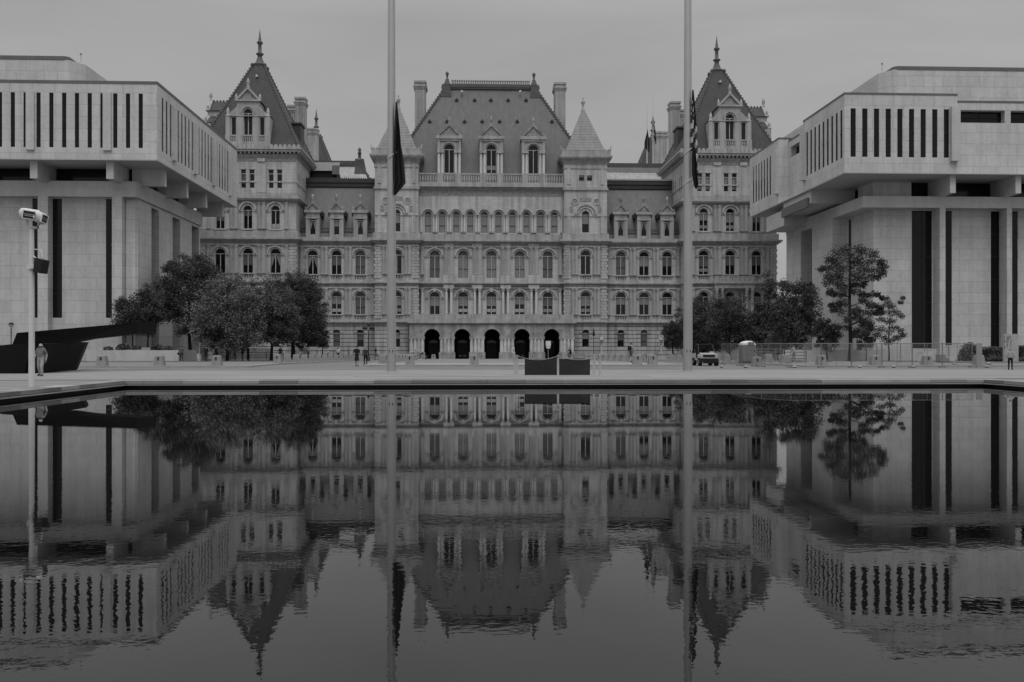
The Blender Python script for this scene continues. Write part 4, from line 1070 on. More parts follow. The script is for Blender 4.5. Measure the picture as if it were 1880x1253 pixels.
# ---------------------------------------------------------------- flags flown on the capitol's roof
for px, ytop, ff, drop, lab in ((1188, 192, 238, 34, 'small flag on the lower thin roof pole left of the rear spire'), (1199, 177, 218, 40, 'small striped flag on the taller thin roof pole beside the rear spire')):
    Y = 232.0; x = X_(px, Y); mb = MB(); mb.tube([(x,Y,44),(x,Y,Z_(260,px,Y)),(x,Y,Z_(ytop,px,Y))], [.2,.13,.05], 8)
    cpart(mb, 'roof_flagpole', M['white_paint'])
    mb = MB(); n = 8
    z0 = Z_(ff, px, Y); z1 = Z_(ff+drop, px, Y); vs = []
    for i in range(n+1):
        t = i/n
        for j in range(5):
            k = j/4; vs.append((x + (.12 + 1.25*k*min(1, t*1.5))*(-.6 if '195' in lab else 1)*(.55 if drop == 40 else 1) - .8*(drop == 34)*min(1,t*1.5), Y-.25+.22*math.sin(j*2.2+t*2), z0+(z1-z0)*t - k*1.2*t))
    fs = [(i*5+j, i*5+j+1, i*5+j+6, i*5+j+5) for i in range(n) for j in range(4)]
    for f in fs: mb.add([vs[q] for q in f], [(0,1,2,3)], (f[0]//5 % 2) if drop == 40 else (1 if f[0] % 5 == 2 and f[0] > 15 else 0), True)
    o = mb.build('flag', [M['flag_dark'], M['blind']]); tag(o, lab, 'flag')
# ---------------------------------------------------------------- the two great flagpoles
def flagpole(px, lab):
    Y = 55.6; x = X_(px, Y); r = thing('flagpole', lab, 'flagpole', (x, Y, 0), 0, 'tall flagpoles beyond the pool')
    mb = MB()
    mb.tube([(x,Y,0),(x,Y,9),(x,Y,22),(x,Y,31)], [.27,.255,.205,.14], 24); mb.build('pole', M['steel'], r)
    mb = MB(); mb.lathe([(.31,0),(.31,.04),(.29,.07),(.275,.1)], x, Y, 24); mb.build('base_collar', M['grey_paint'], r)
    mb = MB(); mb.ball((x,Y,31.25), .3, 12); mb.build('ball_finial', M['steel'], r)
    for zz, s in ((.42, -1), (.42, 1)):
        mb = MB(); mb.box(x+.1*s-.02, x+.1*s+.02, Y-.27, Y-.2, 1.2, 1.35); mb.build('cleat', M['iron'], r)
    mb = MB(); mb.tube([(x+.27,Y-.05,1.3),(x+.25,Y-.05,16),(x+.2,Y,30.6)], .012, 5); mb.build('halyard', M['white_paint'], r)
    return x, Y, r
def ringstrap(r, x, Y, z):
    mb = MB(); pts = []
    for i in range(25):
        t = 2*math.pi*i/24; pts.append((x+.06+.30*math.cos(t), Y+.30*math.sin(t), z+.24*math.cos(t)))
    mb.tube(pts, .028, 6, caps=False); mb.build('ring_strap', M['white_paint'], r)
x, Y, r1 = flagpole(718.5, 'left of the two tall steel flagpoles, with one plain dark flag half way up')
for py in (287,): ringstrap(r1, x, Y, Z_(py, 716, Y))
def drape(x, Y, rows, name, mats, colour, ncol=15, folds=3.0, amp=.17):
    """cloth hanging in folds: rows = [(z, left, right)] with left/right measured from the pole axis"""
    mb = MB(); vs = []; n = len(rows)
    for i, (z, a, b_) in enumerate(rows):
        for j in range(ncol):
            k = j/(ncol-1); ph = folds*2*math.pi*k + .5*math.sin(i*.5)
            vs.append((x + a + (b_-a)*k + .03*math.sin(ph*1.3+i*.3), Y - .28 + amp*min(1, .25+i/6)*math.sin(ph+i*.12), z - .25*k*math.sin(i*.2)*0))
    for i in range(n-1):
        for j in range(ncol-1):
            q = [i*ncol+j, i*ncol+j+1, (i+1)*ncol+j+1, (i+1)*ncol+j]
            mb.add([vs[v] for v in q], [(0,1,2,3)], colour(i/(n-1), j/(ncol-1)), True)
    me = mb.mesh(name, mats, (x, Y, 0))
    bm = bmesh.new(); bm.from_mesh(me); bmesh.ops.remove_doubles(bm, verts=bm.verts, dist=.0005); bm.to_mesh(me); bm.free()
    o = link(name, me, None, (x, Y, 0)); md = o.modifiers.new('cloth', 'SOLIDIFY'); md.thickness = .012; return o
def prow(pts, px, Y, x, n=24):
    """rows from outline points (py, left px, right px)"""
    out = []
    for i in range(n+1):
        t = i/n; py = pts[0][0] + (pts[-1][0]-pts[0][0])*t
        for a, b_ in zip(pts, pts[1:]):
            if a[0] <= py <= b_[0]:
                k = (py-a[0])/(b_[0]-a[0]); l = a[1]+(b_[1]-a[1])*k; rr = a[2]+(b_[2]-a[2])*k; break
        out.append((Z_(py, px, Y), X_(l, Y)-x, X_(rr, Y)-x))
    return out
fl = drape(x, Y, prow([(190,728,729),(205,727,731),(235,725,734.5),(280,722.5,739),(315,722,742.5),(338,722.5,744.5),(349,723.5,736),(359,725,727)], 726, Y, x), 'flag', [M['flag_dark'], M['c_dark']], lambda t, k: 0, 19, 2.6, .15)
tag(fl, 'dark flag hanging limp in folds on the left tall steel flagpole', 'flag')
x, Y, r2 = flagpole(1262.5, 'right of the two tall steel flagpoles, with two flags hanging from it')
for py in (277, 332): ringstrap(r2, x, Y, Z_(py, 1260, Y))
stars = {(3,4),(4,7),(5,3),(5,6),(6,9),(6,5),(7,3),(7,8),(8,6),(8,11),(4,10),(7,12)}
def us(t, k):
    i = int(t*30); j = int(k*19)
    if t < .40 - .10*(k < .4): return 2 if ((i, j) in stars) else 0
    return 1 if int((t*1.0 + .16*k)*13.5) % 2 else 3
rows = prow([(168,1269.5,1270.5),(190,1268,1273),(210,1267,1275.5),(240,1266.5,1278),(270,1266.5,1279.5),(290,1268,1280.5),(312,1272,1279.5),(330,1274,1278)], 1270, Y, x, 32)
fl = drape(x, Y, rows, 'flag', [M['flag_dark'], M['flag_white'], M['flag_white'], M['flag_red']], us, 20, 2.0, .12)
tag(fl, 'striped flag with white stars hanging limp on the right tall flagpole', 'flag')
rows = prow([(272,1267,1269),(290,1266,1272),(310,1266,1274),(330,1268.5,1276.5),(342,1270,1277.5),(350,1273.5,1274.5)], 1270, Y, x, 20)
rows = [(z, a, b_) for z, a, b_ in rows]
fl = drape(x, Y-.35, rows, 'flag', [M['black_cloth']], lambda t, k: 0, 15, 1.6, .1)
tag(fl, 'black flag hanging below the striped flag on the right tall flagpole', 'flag')

# ---------------------------------------------------------------- floodlight pole at the pool's left edge
Y = 36.1; x = X_(58.2, Y); fp = thing('floodlight_pole', 'white steel pole with twin floodlights and a black loudspeaker at the pool edge', 'light pole', (x, Y, 0))
zt_ = Z_(419, 58, Y)
mb = MB(); mb.tube([(x,Y,0),(x,Y,zt_)], [.115,.085], 16); mb.lathe([(.1,zt_-.02),(.12,zt_),(.12,zt_+.06),(.03,zt_+.08)], x, Y, 12)
mb.build('pole', M['white_paint'], fp)
mb = MB(); q = zt_+.03
mb.tube([(x,Y,q),(x+.1,Y-.02,q-.03),(x+.26,Y-.04,q-.02),(x+.32,Y-.05,q+.15),(x+.32,Y-.05,q+.42)], .055, 8); mb.tube([(x,Y,q),(x-.14,Y-.03,q+.1),(x-.18,Y-.05,q+.38)], .045, 8); mb.tube([(x-.2,Y-.05,q+.4),(x+.5,Y-.08,q+.36)], .05, 8)
mb.build('bracket', M['white_paint'], fp)
def floodlight(c, rz, ry, L_, name):
    h = MB(); n = 16; prof = [(-L_/2,.10),(-L_/2+.06,.2),(-L_/2+.2,.22),(L_/2-.06,.22),(L_/2,.18)]
    vs = []; fs = []
    for xx, r_ in prof:
        for k in range(n):
            t = 2*math.pi*k/n; vs.append((xx, r_*math.cos(t)*.8, r_*math.sin(t)))
    for i in range(len(prof)-1):
        for k in range(n): fs.append((i*n+k, i*n+(k+1) % n, (i+1)*n+(k+1) % n, (i+1)*n+k))
    fs += [tuple(range(n)), tuple(range((len(prof)-1)*n, len(prof)*n))]
    h.add(vs, fs, 0, True)
    h.box(-L_/2+.16, L_/2-.02, -.21, -.15, -.20, .13, 0)
    me = h.mesh(name, [M['white_paint']])
    o = link(name, me, fp, (c[0]-x, c[1]-Y, c[2])); o.rotation_euler = (0, R(ry), R(rz))
    le = MB(); le.box(-L_/2+.2, L_/2-.05, -.216, -.211, -.17, .10, 0)
    k = 0
    for i in range(7):
        for j in range(4):
            if (i*3+j*2) % 3: le.box(-L_/2+.24+i*(L_-.34)/7, -L_/2+.24+i*(L_-.34)/7+.05, -.222, -.2165, -.15+j*.06, -.15+j*.06+.03, 1)
    link('lens', le.mesh('lens', [M['black'], M['grey_paint']]), o); return o
floodlight((x-.04, Y-.1, zt_+.5), 12, 8, .72, 'floodlight'); floodlight((x+.36, Y-.12, zt_+.38), 58, 16, .46, 'floodlight')
sk = MB(); zs = Z_(488, 76, Y)
sk.add([(.04,-.24,-.26),(.34,-.32,-.32),(.42,.1,-.32),(.14,.18,-.26),(.10,-.26,.28),(.46,-.36,.19),(.52,.08,.19),(.2,.18,.28)], [(0,3,2,1),(4,5,6,7),(0,1,5,4),(1,2,6,5),(2,3,7,6),(3,0,4,7)])
me = sk.mesh('loudspeaker', [M['black']]); o = link('loudspeaker', me, fp, (.12, 0, zs))
mb = MB(); mb.tube([(x+.08,Y,zs+.62),(x+.34,Y,zs+.60),(x+.42,Y,zs+.28)], .022, 6); mb.tube([(x+.08,Y-.05,zs+.36),(x+.2,Y-.1,zs+.28),(x+.2,Y-.1,zs)], .028, 6); mb.box(x-.13, x+.15, Y-.14, Y+.12, zs-.15, zs+.04); mb.box(x+.05, x+.16, Y-.16, Y-.141, zs-.12, zs+.01)
mb.build('clamp', M['white_paint'], fp)

# ---------------------------------------------------------------- black steel sculpture
def poly_px(pts, Y): return [(X_(a, Y), Z_(b_, a, Y)) for a, b_ in pts]
Ys = 54.0; sc_ = thing('steel_sculpture', 'low black steel sculpture with a long tapering beam over angular blocks', 'sculpture', (X_(90, Ys), Ys+1.5, 0))
def hexa(mb, A, ya, B, yb): mb.add([(p[0], ya, p[1]) for p in A] + [(p[0], yb, p[1]) for p in B], [(0,1,2,3),(7,6,5,4),(0,4,5,1),(1,5,6,2),(2,6,7,3),(3,7,4,0)])
def rescale(P, k): return P
# beam: near left end, running away to the right
def yb(px): return Ys + 7.0*(px-20)/264
mb = MB(); vs = []
for px, py in ((22,634),(96,633),(137,625.5),(252,613),(252,592.5),(31,611.5)):
    y = yb(px); vs.append((X_(px,y), y, Z_(py,px,y)))
bk = [(a+.3, b_+2.6, c+.12) for a, b_, c in vs]; n = 6
mb.add(vs+bk, [tuple(range(n)), tuple(range(2*n-1,n-1,-1))] + [(i,(i+1) % n,(i+1) % n+n,i+n) for i in range(n)])
mb.build('beam', M['black_steel'], sc_)
mb = MB(); vs = []
for px, py in ((64,686),(137,680.3),(158.5,628.5),(62,626)):
    y = Ys + .4 + 7.4*(px-62)/96; vs.append((X_(px,y), y, max(Z_(py,px,y), .0315) if py < 650 else .0315))
bk = [(a-.9, b_+2.6, c) for a, b_, c in vs]
mb.add(vs+bk, [(0,1,2,3),(7,6,5,4)] + [(i,(i+1) % 4,(i+1) % 4+4,i+4) for i in range(4)])
mb.build('slanting_block', M['black_steel'], sc_)
for nm, pts, y0, y1 in (('base_block', [(-60,688),(44,687),(58,630),(20,632.5),(-60,640)], Ys-.9, Ys+3.2), ('middle_block', [(46,684.5),(76,683.5),(92,631),(52,630)], Ys-.3, Ys+2.4)):
    P = [(X_(a,y0), max(Z_(b_,a,y0), .031)) for a, b_ in pts]; mb = MB(); mb.prism(P, y0, y1); mb.build(nm, M['black_steel'], sc_)
# ---------------------------------------------------------------- trees: trunk with limbs, crown of many small leaf faces
def leaf_cloud(mb, cl, n, size, rs, m=0, flat=.8):
    """n small leaf faces scattered round each clump (centre, radius)"""
    for (cx, cy, cz), r in cl:
        for _ in range(int(n*2.1)):
            d = Vector((rs.gauss(0,1), rs.gauss(0,1), rs.gauss(0,1)*flat)); d = d * r * .52 if d.length < 2.2 else d.normalized() * r
            p = Vector((cx, cy, cz)) + d
            a = Vector((rs.gauss(0,1), rs.gauss(0,1), rs.gauss(0,.6))).normalized(); b_ = a.cross(Vector((rs.gauss(0,1), rs.gauss(0,1), rs.gauss(0,1)))).normalized()
            s = size * .52 * rs.uniform(.6, 1.35); a *= s*.6; b_ *= s*.36
            mb.add([tuple(p-a), tuple(p+b_), tuple(p+a), tuple(p-b_)], [(0,1,2,3)], m)
def tree(name, label, px, py, top, base, wpx, style, leaf, seed, trunk_w=.17, group=None, ppy=None, Y=None, n_leaf=75, n_cl=70, size=.36, lean=0, zg=None, blobs=None):
    """px/py: foot of the trunk; top/base: rows of crown top and bottom; wpx: crown width in pixels"""
    rs = random.Random(seed)
    if Y is None: x, Y, z = G_(px, py)
    else: x = X_(px, Y); z = gz(Y)
    if zg is not None: z = zg
    H = Z_(top, px, Y) - z; hb = max(Z_(base, px, Y) - z, .8); W = wpx * Y / F / 2
    r = thing(name, label, 'tree', (x, Y, z), 0, group)
    cl = []; lx = lean * Y / F
    for _ in range(int(n_cl*1.7)):
        for _t in range(60):
            u = rs.uniform(-1, 1); v = rs.uniform(-1, 1); t = rs.random()
            if style == 'round': k = math.sqrt(max(0, 1-(2*t-1)**2))**.8
            elif style == 'broad': k = min(1, 3.2*t+.45) * math.sqrt(max(0, 1-max(0, (t-.35)/.65)**2.2))
            elif style == 'oak': k = 1.0 if .60 < t < .92 else (.84 if t >= .92 else (.6 if t > .5 else (.22 if t > .4 else (.72 if t > .22 else (.5 if t > .12 else .2)))))
            elif style == 'cone': k = (1-t)**.8*.95+.08
            else: k = math.sin(math.pi*(.1+.85*t))**.7
            if style == 'oak' and t < .5 and rs.random() < .2: continue
            q = math.hypot(u, v)
            if q <= k and (q > k*.45 or rs.random() < .45): break
        rc = W * (rs.uniform(.2, .4) if W < 2.9 else rs.uniform(.13, .27))
        zz = hb + (H-hb)*(.04+.93*t)
        cl.append(((u*(W-rc*.6)+lx*t, v*(W-rc*.6), min(zz, H-rc*.55)), rc))
    if blobs:
        cl = [((X_(a,Y)-x, rs.uniform(-.6,.6)*W*(1-abs(X_(a,Y)-x)/(W*1.3)), Z_(b_,a,Y)-z), c_*Y/F*k_) for a, b_, c_ in blobs for k_ in (1.2, .95)]; rs.shuffle(cl)
    tb = MB(); hh = hb + (H-hb)*(.94 if blobs else .75); r0 = trunk_w
    pts = [(0,0,-.1), (.02,0,hb*.5), (rs.uniform(-.1,.1)+lx*.2, rs.uniform(-.1,.1), hb), (rs.uniform(-.2,.2)+lx*.5, rs.uniform(-.2,.2), (hb+hh)/2), (lx*.75, 0, hh)]
    tb.tube(pts, [r0*1.35, r0, r0*.85, r0*.55, r0*.15], 8)
    for (c, rc) in cl[:26]:
        zt = max(hb*.75, min(c[2]-.4*math.hypot(c[0], c[1]), hh*.95)); t = min(1, max(0, (zt-hb)/max(hh-hb, .1))); bx = lx*.75*t
        tb.tube([(bx, 0, zt), ((bx+c[0])*.5, c[1]*.5, zt+(c[2]-zt)*.4), c], [r0*(.26 if blobs else .4)*(1-.5*t), r0*(.14 if blobs else .25), r0*.05], 5)
    link('trunk', tb.mesh('trunk', [M['bark']]), r)
    lf = MB(); leaf_cloud(lf, cl, n_leaf, size, rs)
    link('crown', lf.mesh('crown', [M[leaf]]), r)
    return r
gl, gr = 'trees on the left pavement', 'trees in front of the right building'
tree('small_tree', 'small loose tree behind the long beam of the black sculpture', 243, 640, 540, 612, 78, 'round', 'leaf_dark', 3, .09, gl, Y=117.2, n_cl=42, n_leaf=60, zg=1.35)
tree('young_tree', 'thin young tree between the small loose tree and the tallest left tree', 271, 640, 514, 618, 52, 'oval', 'leaf_dark', 4, .1, gl, Y=117.6, n_cl=34, n_leaf=60, zg=1.35)
tree('plane_tree', 'tallest dark tree at the corner of the left marble building', 349, 664, 465, 625, 128, 'round', 'leaf_dark', 5, .26, gl, Y=124, n_cl=105, n_leaf=85)
tree('plane_tree', 'dark tree filling the gap right behind the tallest left tree', 397, 662, 498, 630, 90, 'round', 'leaf_dark', 6, .2, gl, Y=137, n_cl=60)
tree('maple_tree', 'pale leafed maple with the broadest low crown on the left pavement', 417, 668, 506, 648, 136, 'broad', 'leaf_light', 8, .2, gl, Y=112, n_cl=115, n_leaf=85)
tree('maple_tree', 'mid grey maple immediately right of the broad pale maple', 498, 665, 506, 638, 110, 'broad', 'leaf_mid', 9, .2, gl, Y=118, n_cl=85)
tree('plane_tree', 'dark wide tree at the right end of the left tree row', 538, 666, 498, 634, 122, 'round', 'leaf_dark', 10, .3, gl, Y=127, n_cl=100, n_leaf=85)
tree('plane_tree', 'dark drooping tree hanging over the bollard row', 566, 662, 512, 645, 78, 'oval', 'leaf_dark', 11, .2, gl, Y=134, n_cl=60)
tree('small_tree', 'small low tree under the right edge of the left trees', 592, 658, 598, 642, 36, 'round', 'leaf_dark', 12, .09, gl, Y=142, n_cl=24, n_leaf=50, size=.3)
tree('small_tree', 'small dark tree standing behind the broad pale maple', 455, 662, 515, 640, 80, 'round', 'leaf_dark', 13, .16, gl, Y=143, n_cl=50)
# right
tree('ball_tree', 'small clipped round tree left of the right flagpole', 1236, 657, 589, 643, 46, 'round', 'leaf_dark', 21, .12, gr, Y=138, n_cl=44, n_leaf=70, size=.3)
tree('pine_tree', 'loose feathery tree just behind the right flagpole', 1272, 660, 530, 650, 76, 'oval', 'leaf_dark', 22, .16, gr, Y=141, n_cl=48, n_leaf=65)
tree('pine_tree', 'wide dark tree behind the portable toilet', 1340, 660, 538, 645, 112, 'broad', 'leaf_dark', 23, .2, gr, Y=132, n_cl=85)
tree('pine_tree', 'dark tree with a ragged upright top at the corner of the right building', 1404, 658, 498, 645, 84, 'cone', 'leaf_dark', 24, .18, gr, Y=128, n_cl=80, lean=8)
tree('pine_tree', 'dark tree between the right flagpole and the portable toilet', 1303, 660, 545, 648, 96, 'round', 'leaf_dark', 31, .18, gr, Y=136, n_cl=70)
tree('maple_tree', 'mid sized tree behind the fence left of the lone tall tree', 1462, 662, 510, 645, 100, 'round', 'leaf_dark', 25, .2, gr, Y=112, n_cl=92, n_leaf=70)
tree('young_tree', 'slim young tree filling the space beside the lone tall tree', 1518, 662, 585, 645, 54, 'round', 'leaf_dark', 26, .1, gr, Y=108, n_cl=26, n_leaf=60)
tree('oak_tree', 'lone tall tree with a flat topped layered crown and bare trunk', 1561, 664, 455, 632, 126, 'oak', 'leaf_dark', 27, .27, gr, Y=104, n_leaf=62, size=.34,
  blobs=[(1370+a/3.686, 400+b/3.686, c/3.686*1.25) for a, b, c in [(600,240,32),(650,222,30),(700,220,34),(750,232,34),(800,228,30),(840,250,28),(570,285,26),(620,295,34),(680,275,36),(740,285,36),(800,295,34),(855,295,28),(900,305,26),(928,335,24),(520,345,22),(570,342,28),(630,345,34),(690,345,36),(750,345,36),(810,352,34),(870,362,28),(920,378,22),(532,400,22),(580,402,28),(640,402,32),(700,402,36),(760,404,34),(820,410,28),(878,402,22),(556,440,20),(615,452,26),(600,488,22),(655,470,26),(750,452,28),(815,450,24),(560,512,18),(600,518,18),(645,520,20),(742,500,22),(790,520,20),(842,522,18),(900,520,18),(926,542,14),(600,592,18),(640,585,24),(690,575,26),(760,562,22),(815,590,22),(858,602,20),(900,612,16),(620,622,24),(680,640,30),(740,630,28),(800,642,26),(868,642,24),(905,640,14),(655,690,26),(715,680,28),(780,700,28),(838,722,24),(690,742,24),(755,768,24),(818,782,18),(735,800,18)]])
tree('young_tree', 'young tree with a thin trunk right of the lone tall tree', 1632, 663, 540, 632, 62, 'oval', 'leaf_mid', 28, .085, gr, Y=103, n_leaf=40, size=.30,
  blobs=[(1370+a/3.686, 400+b/3.686, c/3.686*1.25) for a, b, c in [(965,545,16),(955,575,20),(925,600,20),(990,600,20),(1035,575,14),(1058,545,12),(920,645,24),(975,640,26),(1025,640,22),(1052,665,18),(905,690,18),(945,700,26),(1000,700,20),(900,755,22),(955,770,28),(1010,745,20),(1050,765,20),(1062,795,14),(930,815,24),(990,825,24),(1035,810,18),(882,800,18),(960,845,16)]])
tree('young_tree', 'pale leafed young tree low in front of the lone tall tree', 1590, 663, 588, 648, 48, 'round', 'leaf_mid', 29, .06, gr, Y=106, n_cl=16, n_leaf=55, size=.3)
tree('shrub_tree', 'pale green bush tree between the portable toilet and the fence', 1428, 661, 600, 656, 52, 'round', 'leaf_mid', 30, .08, gr, Y=120, n_cl=30, n_leaf=60, size=.3)

# ---------------------------------------------------------------- planter and hedges
def shrub(name, label, cat, x, y, z, hx, hy, h, leaf, seed, n=900, boxy=False, group=None, size=.16):
    rs = random.Random(seed); r = thing(name, label, cat, (x, y, z), 0, group); mb = MB()
    for _ in range(n):
        if boxy: u, v, t = rs.uniform(-1,1), rs.uniform(-1,1), rs.random(); 
        else:
            while True:
                u, v, t = rs.uniform(-1,1), rs.uniform(-1,1), rs.random()
                if u*u+v*v+t*t < 1.0 + .1*rs.random(): break
        if boxy and max(abs(u), abs(v), t) < .8: t = .85+.15*rs.random()
        p = Vector((u*hx, v*hy, t*h)); a = Vector((rs.gauss(0,1), rs.gauss(0,1), rs.gauss(0,1))).normalized(); b_ = a.orthogonal().normalized()
        s = size*rs.uniform(.6,1.4); mb.add([tuple(p-a*s), tuple(p+b_*s*.6), tuple(p+a*s), tuple(p-b_*s*.6)], [(0,1,2,3)])
    if boxy: mb.box(-hx*.93, hx*.93, -hy*.9, hy*.9, 0, h*.93)
    link('foliage', mb.mesh('foliage', [M[leaf]]), r)
    st = MB(); st.tube([(0,0,-.05),(0,0,h*.5)], .05, 6); link('stem', st.mesh('stem', [M['bark']]), r); return r
Yp = 112.0; xa_, xb_ = X_(158, Yp), X_(328, Yp); zp = gz(Yp)
pl = thing('planter', 'long low marble planter in front of the left building', 'planter', ((xa_+xb_)/2, Yp+3.5, zp))
ztp = Z_(643.5, 250, Yp); mb = MB()
for a, b_, c, d_ in ((xa_, xb_, Yp, Yp+.4), (xa_, xb_, Yp+6.6, Yp+7), (xa_, xa_+.4, Yp+.4, Yp+6.6), (xb_-.4, xb_, Yp+.4, Yp+6.6)): mb.box(a, b_, c, d_, zp-.3, ztp)
mb.build('planter_wall', M['marble_trim'], pl)
mb = MB(); n = 20
for i in range(n):
    a = xa_+.4+(xb_-xa_-.8)*i/n; b_ = xa_+.4+(xb_-xa_-.8)*(i+1)/n; f = lambda q: ztp-.1+.45*math.sin(math.pi*max(0, min(1, (q-xa_-2)/(xb_-xa_-4))))
    mb.add([(a,Yp+.4,ztp-.1),(b_,Yp+.4,ztp-.1),(b_,Yp+3.5,f(b_)),(a,Yp+3.5,f(a))], [(0,1,2,3)], 0, True); mb.add([(a,Yp+6.6,ztp-.1),(b_,Yp+6.6,ztp-.1),(b_,Yp+3.5,f(b_)),(a,Yp+3.5,f(a))], [(0,1,2,3)], 0, True)
mb.build('soil', mat('planter_soil', .16, .95, .4, 2.5), pl)
for i, (px, hx, h, lab) in enumerate(((199, .5, .35, 'low tuft of plants nearest the sculpture in the marble planter'), (226, .9, .75, 'dark leafy bush under the small loose tree in the marble planter'), (250, .6, .5, 'low bush between two thin trunks in the marble planter'), (290, .9, .6, 'dark low bush right of the thin trunks in the marble planter'), (309, .5, .4, 'small tuft at the right end of the marble planter'))):
    shrub('shrub', lab, 'shrub', X_(px, Yp+2), Yp+2, ztp+.05, hx, .7, h, 'leaf_dark', 40+i, 260, False, 'plants in the marble planter')
Yh = 100
shrub('clipped_hedge', 'dark boxy hedge left of the stone panel at far right', 'hedge', X_(1825.5, Yh), Yh, gz(Yh), 17.5*Yh/F, 1.0, 1.65, 'leaf_dark', 51, 2600, True, 'clipped hedges at far right')
shrub('clipped_hedge', 'dark boxy hedge right of the stone panel at the picture edge', 'hedge', X_(1892, Yh), Yh, gz(Yh), 24*Yh/F, 1.0, 1.8, 'leaf_dark', 52, 3000, True, 'clipped hedges at far right')
shrub('clipped_hedge', 'knee high dark hedge along the kerb in front of the taller hedges', 'hedge', X_(1848, 92), 92, gz(92), 38*92/F, .6, .5, 'leaf_dark', 53, 2200, True, 'clipped hedges at far right')
shrub('shrub', 'rounded dark bush behind the end of the wire fence', 'shrub', X_(1780, 96), 96, gz(96), 20*96/F, 1.2, 2.15, 'leaf_dark', 54, 1700)
# ---------------------------------------------------------------- concrete bollards
def gon(x, Y):   # standing height, on the raised pavements too
    return gz(Y) + (.12 if (x < -17 or x > 25.6) and 69.3 < Y < 188 else (.14 if -8.05 < x < 15.95 and 72.35 < Y < 150 else 0))
bt = None
def bollard(x, Y, label, group, rz=0):
    global bt
    z = gon(x, Y)
    if bt is None:
        bt = thing('bollard', label, 'bollard', (x, Y, z), rz, group)
        mb = MB(); mb.frus(0, 0, 0, .72, .36, .36, .27, .27); mb.frus(0, 0, .72, .765, .27, .27, .23, .23)
        o = link('block', mb.mesh('block', [M['concrete']]), bt)
        mb = MB(); mb.box(-.05, .05, -.335, -.27, .40, .64); link('slot', mb.mesh('slot', [M['black']]), bt); return bt
    o = dup(bt, (x, Y, z), rz, label); o['group'] = group; return o
NUM = ['first', 'second', 'third', 'fourth', 'fifth', 'sixth', 'seventh', 'eighth', 'ninth', 'tenth', 'eleventh', 'twelfth']
for px, lab in ((188, 'concrete bollard in front of the planter, nearest the black sculpture'), (293, 'concrete bollard in front of the right end of the marble planter'), (398.5, 'concrete bollard in front of the broad pale maple'), (513, 'large concrete bollard at the corner where the left bollard row begins')):
    bollard(X_(px, 71) if px < 500 else -17.3, 71 if px < 500 else 83, lab, 'bollards along the left pavement front')
for i in range(11): bollard(-17.3, 87.4+4.4*i, NUM[i] + ' concrete bollard behind the corner one, under the left trees', 'bollards along the left kerb', R(90))
for px, lab in ((1389, 'concrete bollard right beside the portable toilet'), (1507.5, 'concrete bollard in front of the fence, left of the lone tall tree'), (1605.5, 'concrete bollard behind the fence, left of the young thin trunk'), (1701.5, 'concrete bollard in front of the white crates'), (1797, 'concrete bollard at the end of the wire fence')):
    bollard(X_(px, 71), 71, lab, 'bollards along the right pavement front')
for i in range(11): bollard(25.95, 76.0+4.4*i, NUM[i] + ' concrete bollard of the row behind the right flagpole', 'bollards along the right kerb', R(90))
for px, lab in ((752.5, 'concrete bollard with a slot just right of the left flagpole'), (870.7, 'concrete bollard alone at the front of the entrance paving'), (1170, 'concrete bollard in front of the person with the backpack'), (1198, 'concrete bollard at the front right corner of the entrance paving')):
    bollard(X_(px, 73.4), 73.4, lab, 'bollards at the entrance front')
for i in range(11): bollard(-7.5, 77.5+4.4*i, NUM[i] + ' concrete bollard from the front down the left side of the entrance paving', 'bollards left of the entrance', R(90))
for i in range(11): bollard(15.4, 80.0+4.4*i, NUM[i] + ' concrete bollard from the front down the right side of the entrance paving', 'bollards right of the entrance', R(-90))
for px, lab in ((796, 'concrete bollard before the first entrance arch'), (865, 'concrete bollard at the pier left of the middle arch'), (884, 'concrete bollard in the middle entrance arch'), (977.5, 'concrete bollard at the pier right of the fourth arch')):
    bollard(X_(px, 140), 140, lab, 'bollards before the entrance arches')

# ---------------------------------------------------------------- black screen and rope posts by the pool
Y = 49.0; xl, xr = X_(963.5, Y), X_(1083, Y); sc = thing('black_screen', 'long low black mesh screen panel standing by the pool edge', 'screen', ((xl+xr)/2, Y, .03))
zt_ = Z_(659.5, 1020, Y); mb = MB(); mb.box(xl+.03, xr-.03, Y-.02, Y+.02, .07, zt_-.03); mb.build('panel', mat('screen_panel', .02, .6, .35, 1.1), sc)
mb = MB()
for a, b_, c, d_ in ((xl, xr, .04, .069), (xl, xr, zt_-.029, zt_), (xl, xl+.03, .069, zt_-.029), (xr-.03, xr, .069, zt_-.029)): mb.box(a, b_, Y-.035, Y+.035, c, d_)
for xx in (xl+.06, (xl+xr)/2, xr-.06): mb.box(xx-.05, xx+.05, Y-.25, Y+.25, .031, .06)
mb.build('screen_frame', M['black_steel'], sc)
pp = None
posts = {}
for px, yb, lab in ((949.5, 691.5, 'thick pale rope post left of the black screen'), (945.0, 690, 'thin pale rope post hidden half behind the left rope post'), (1024.5, 691.5, 'pale rope post in front of the middle of the black screen'), (1090.5, 688.5, 'thin pale rope post just right of the black screen'), (1101.5, 691.5, 'outermost pale rope post right of the black screen')):
    x, Y, z = G_(px, yb); posts[px] = (x, Y)
    if pp is None:
        pp = thing('rope_post', lab, 'post', (x, Y, .03), 0, 'rope posts round the black screen')
        mb = MB(); mb.lathe([(.058,0),(.058,1.04),(.05,1.06),(.02,1.075)], 0, 0, 14); link('post_tube', mb.mesh('post_tube', [M['grey_paint']]), pp)
        mb = MB(); mb.lathe([(.12,0),(.12,.02),(.07,.03)], 0, 0, 14); link('base_plate', mb.mesh('base_plate', [M['grey_paint']]), pp)
    else: dup(pp, (x, Y, .03), 0, lab)
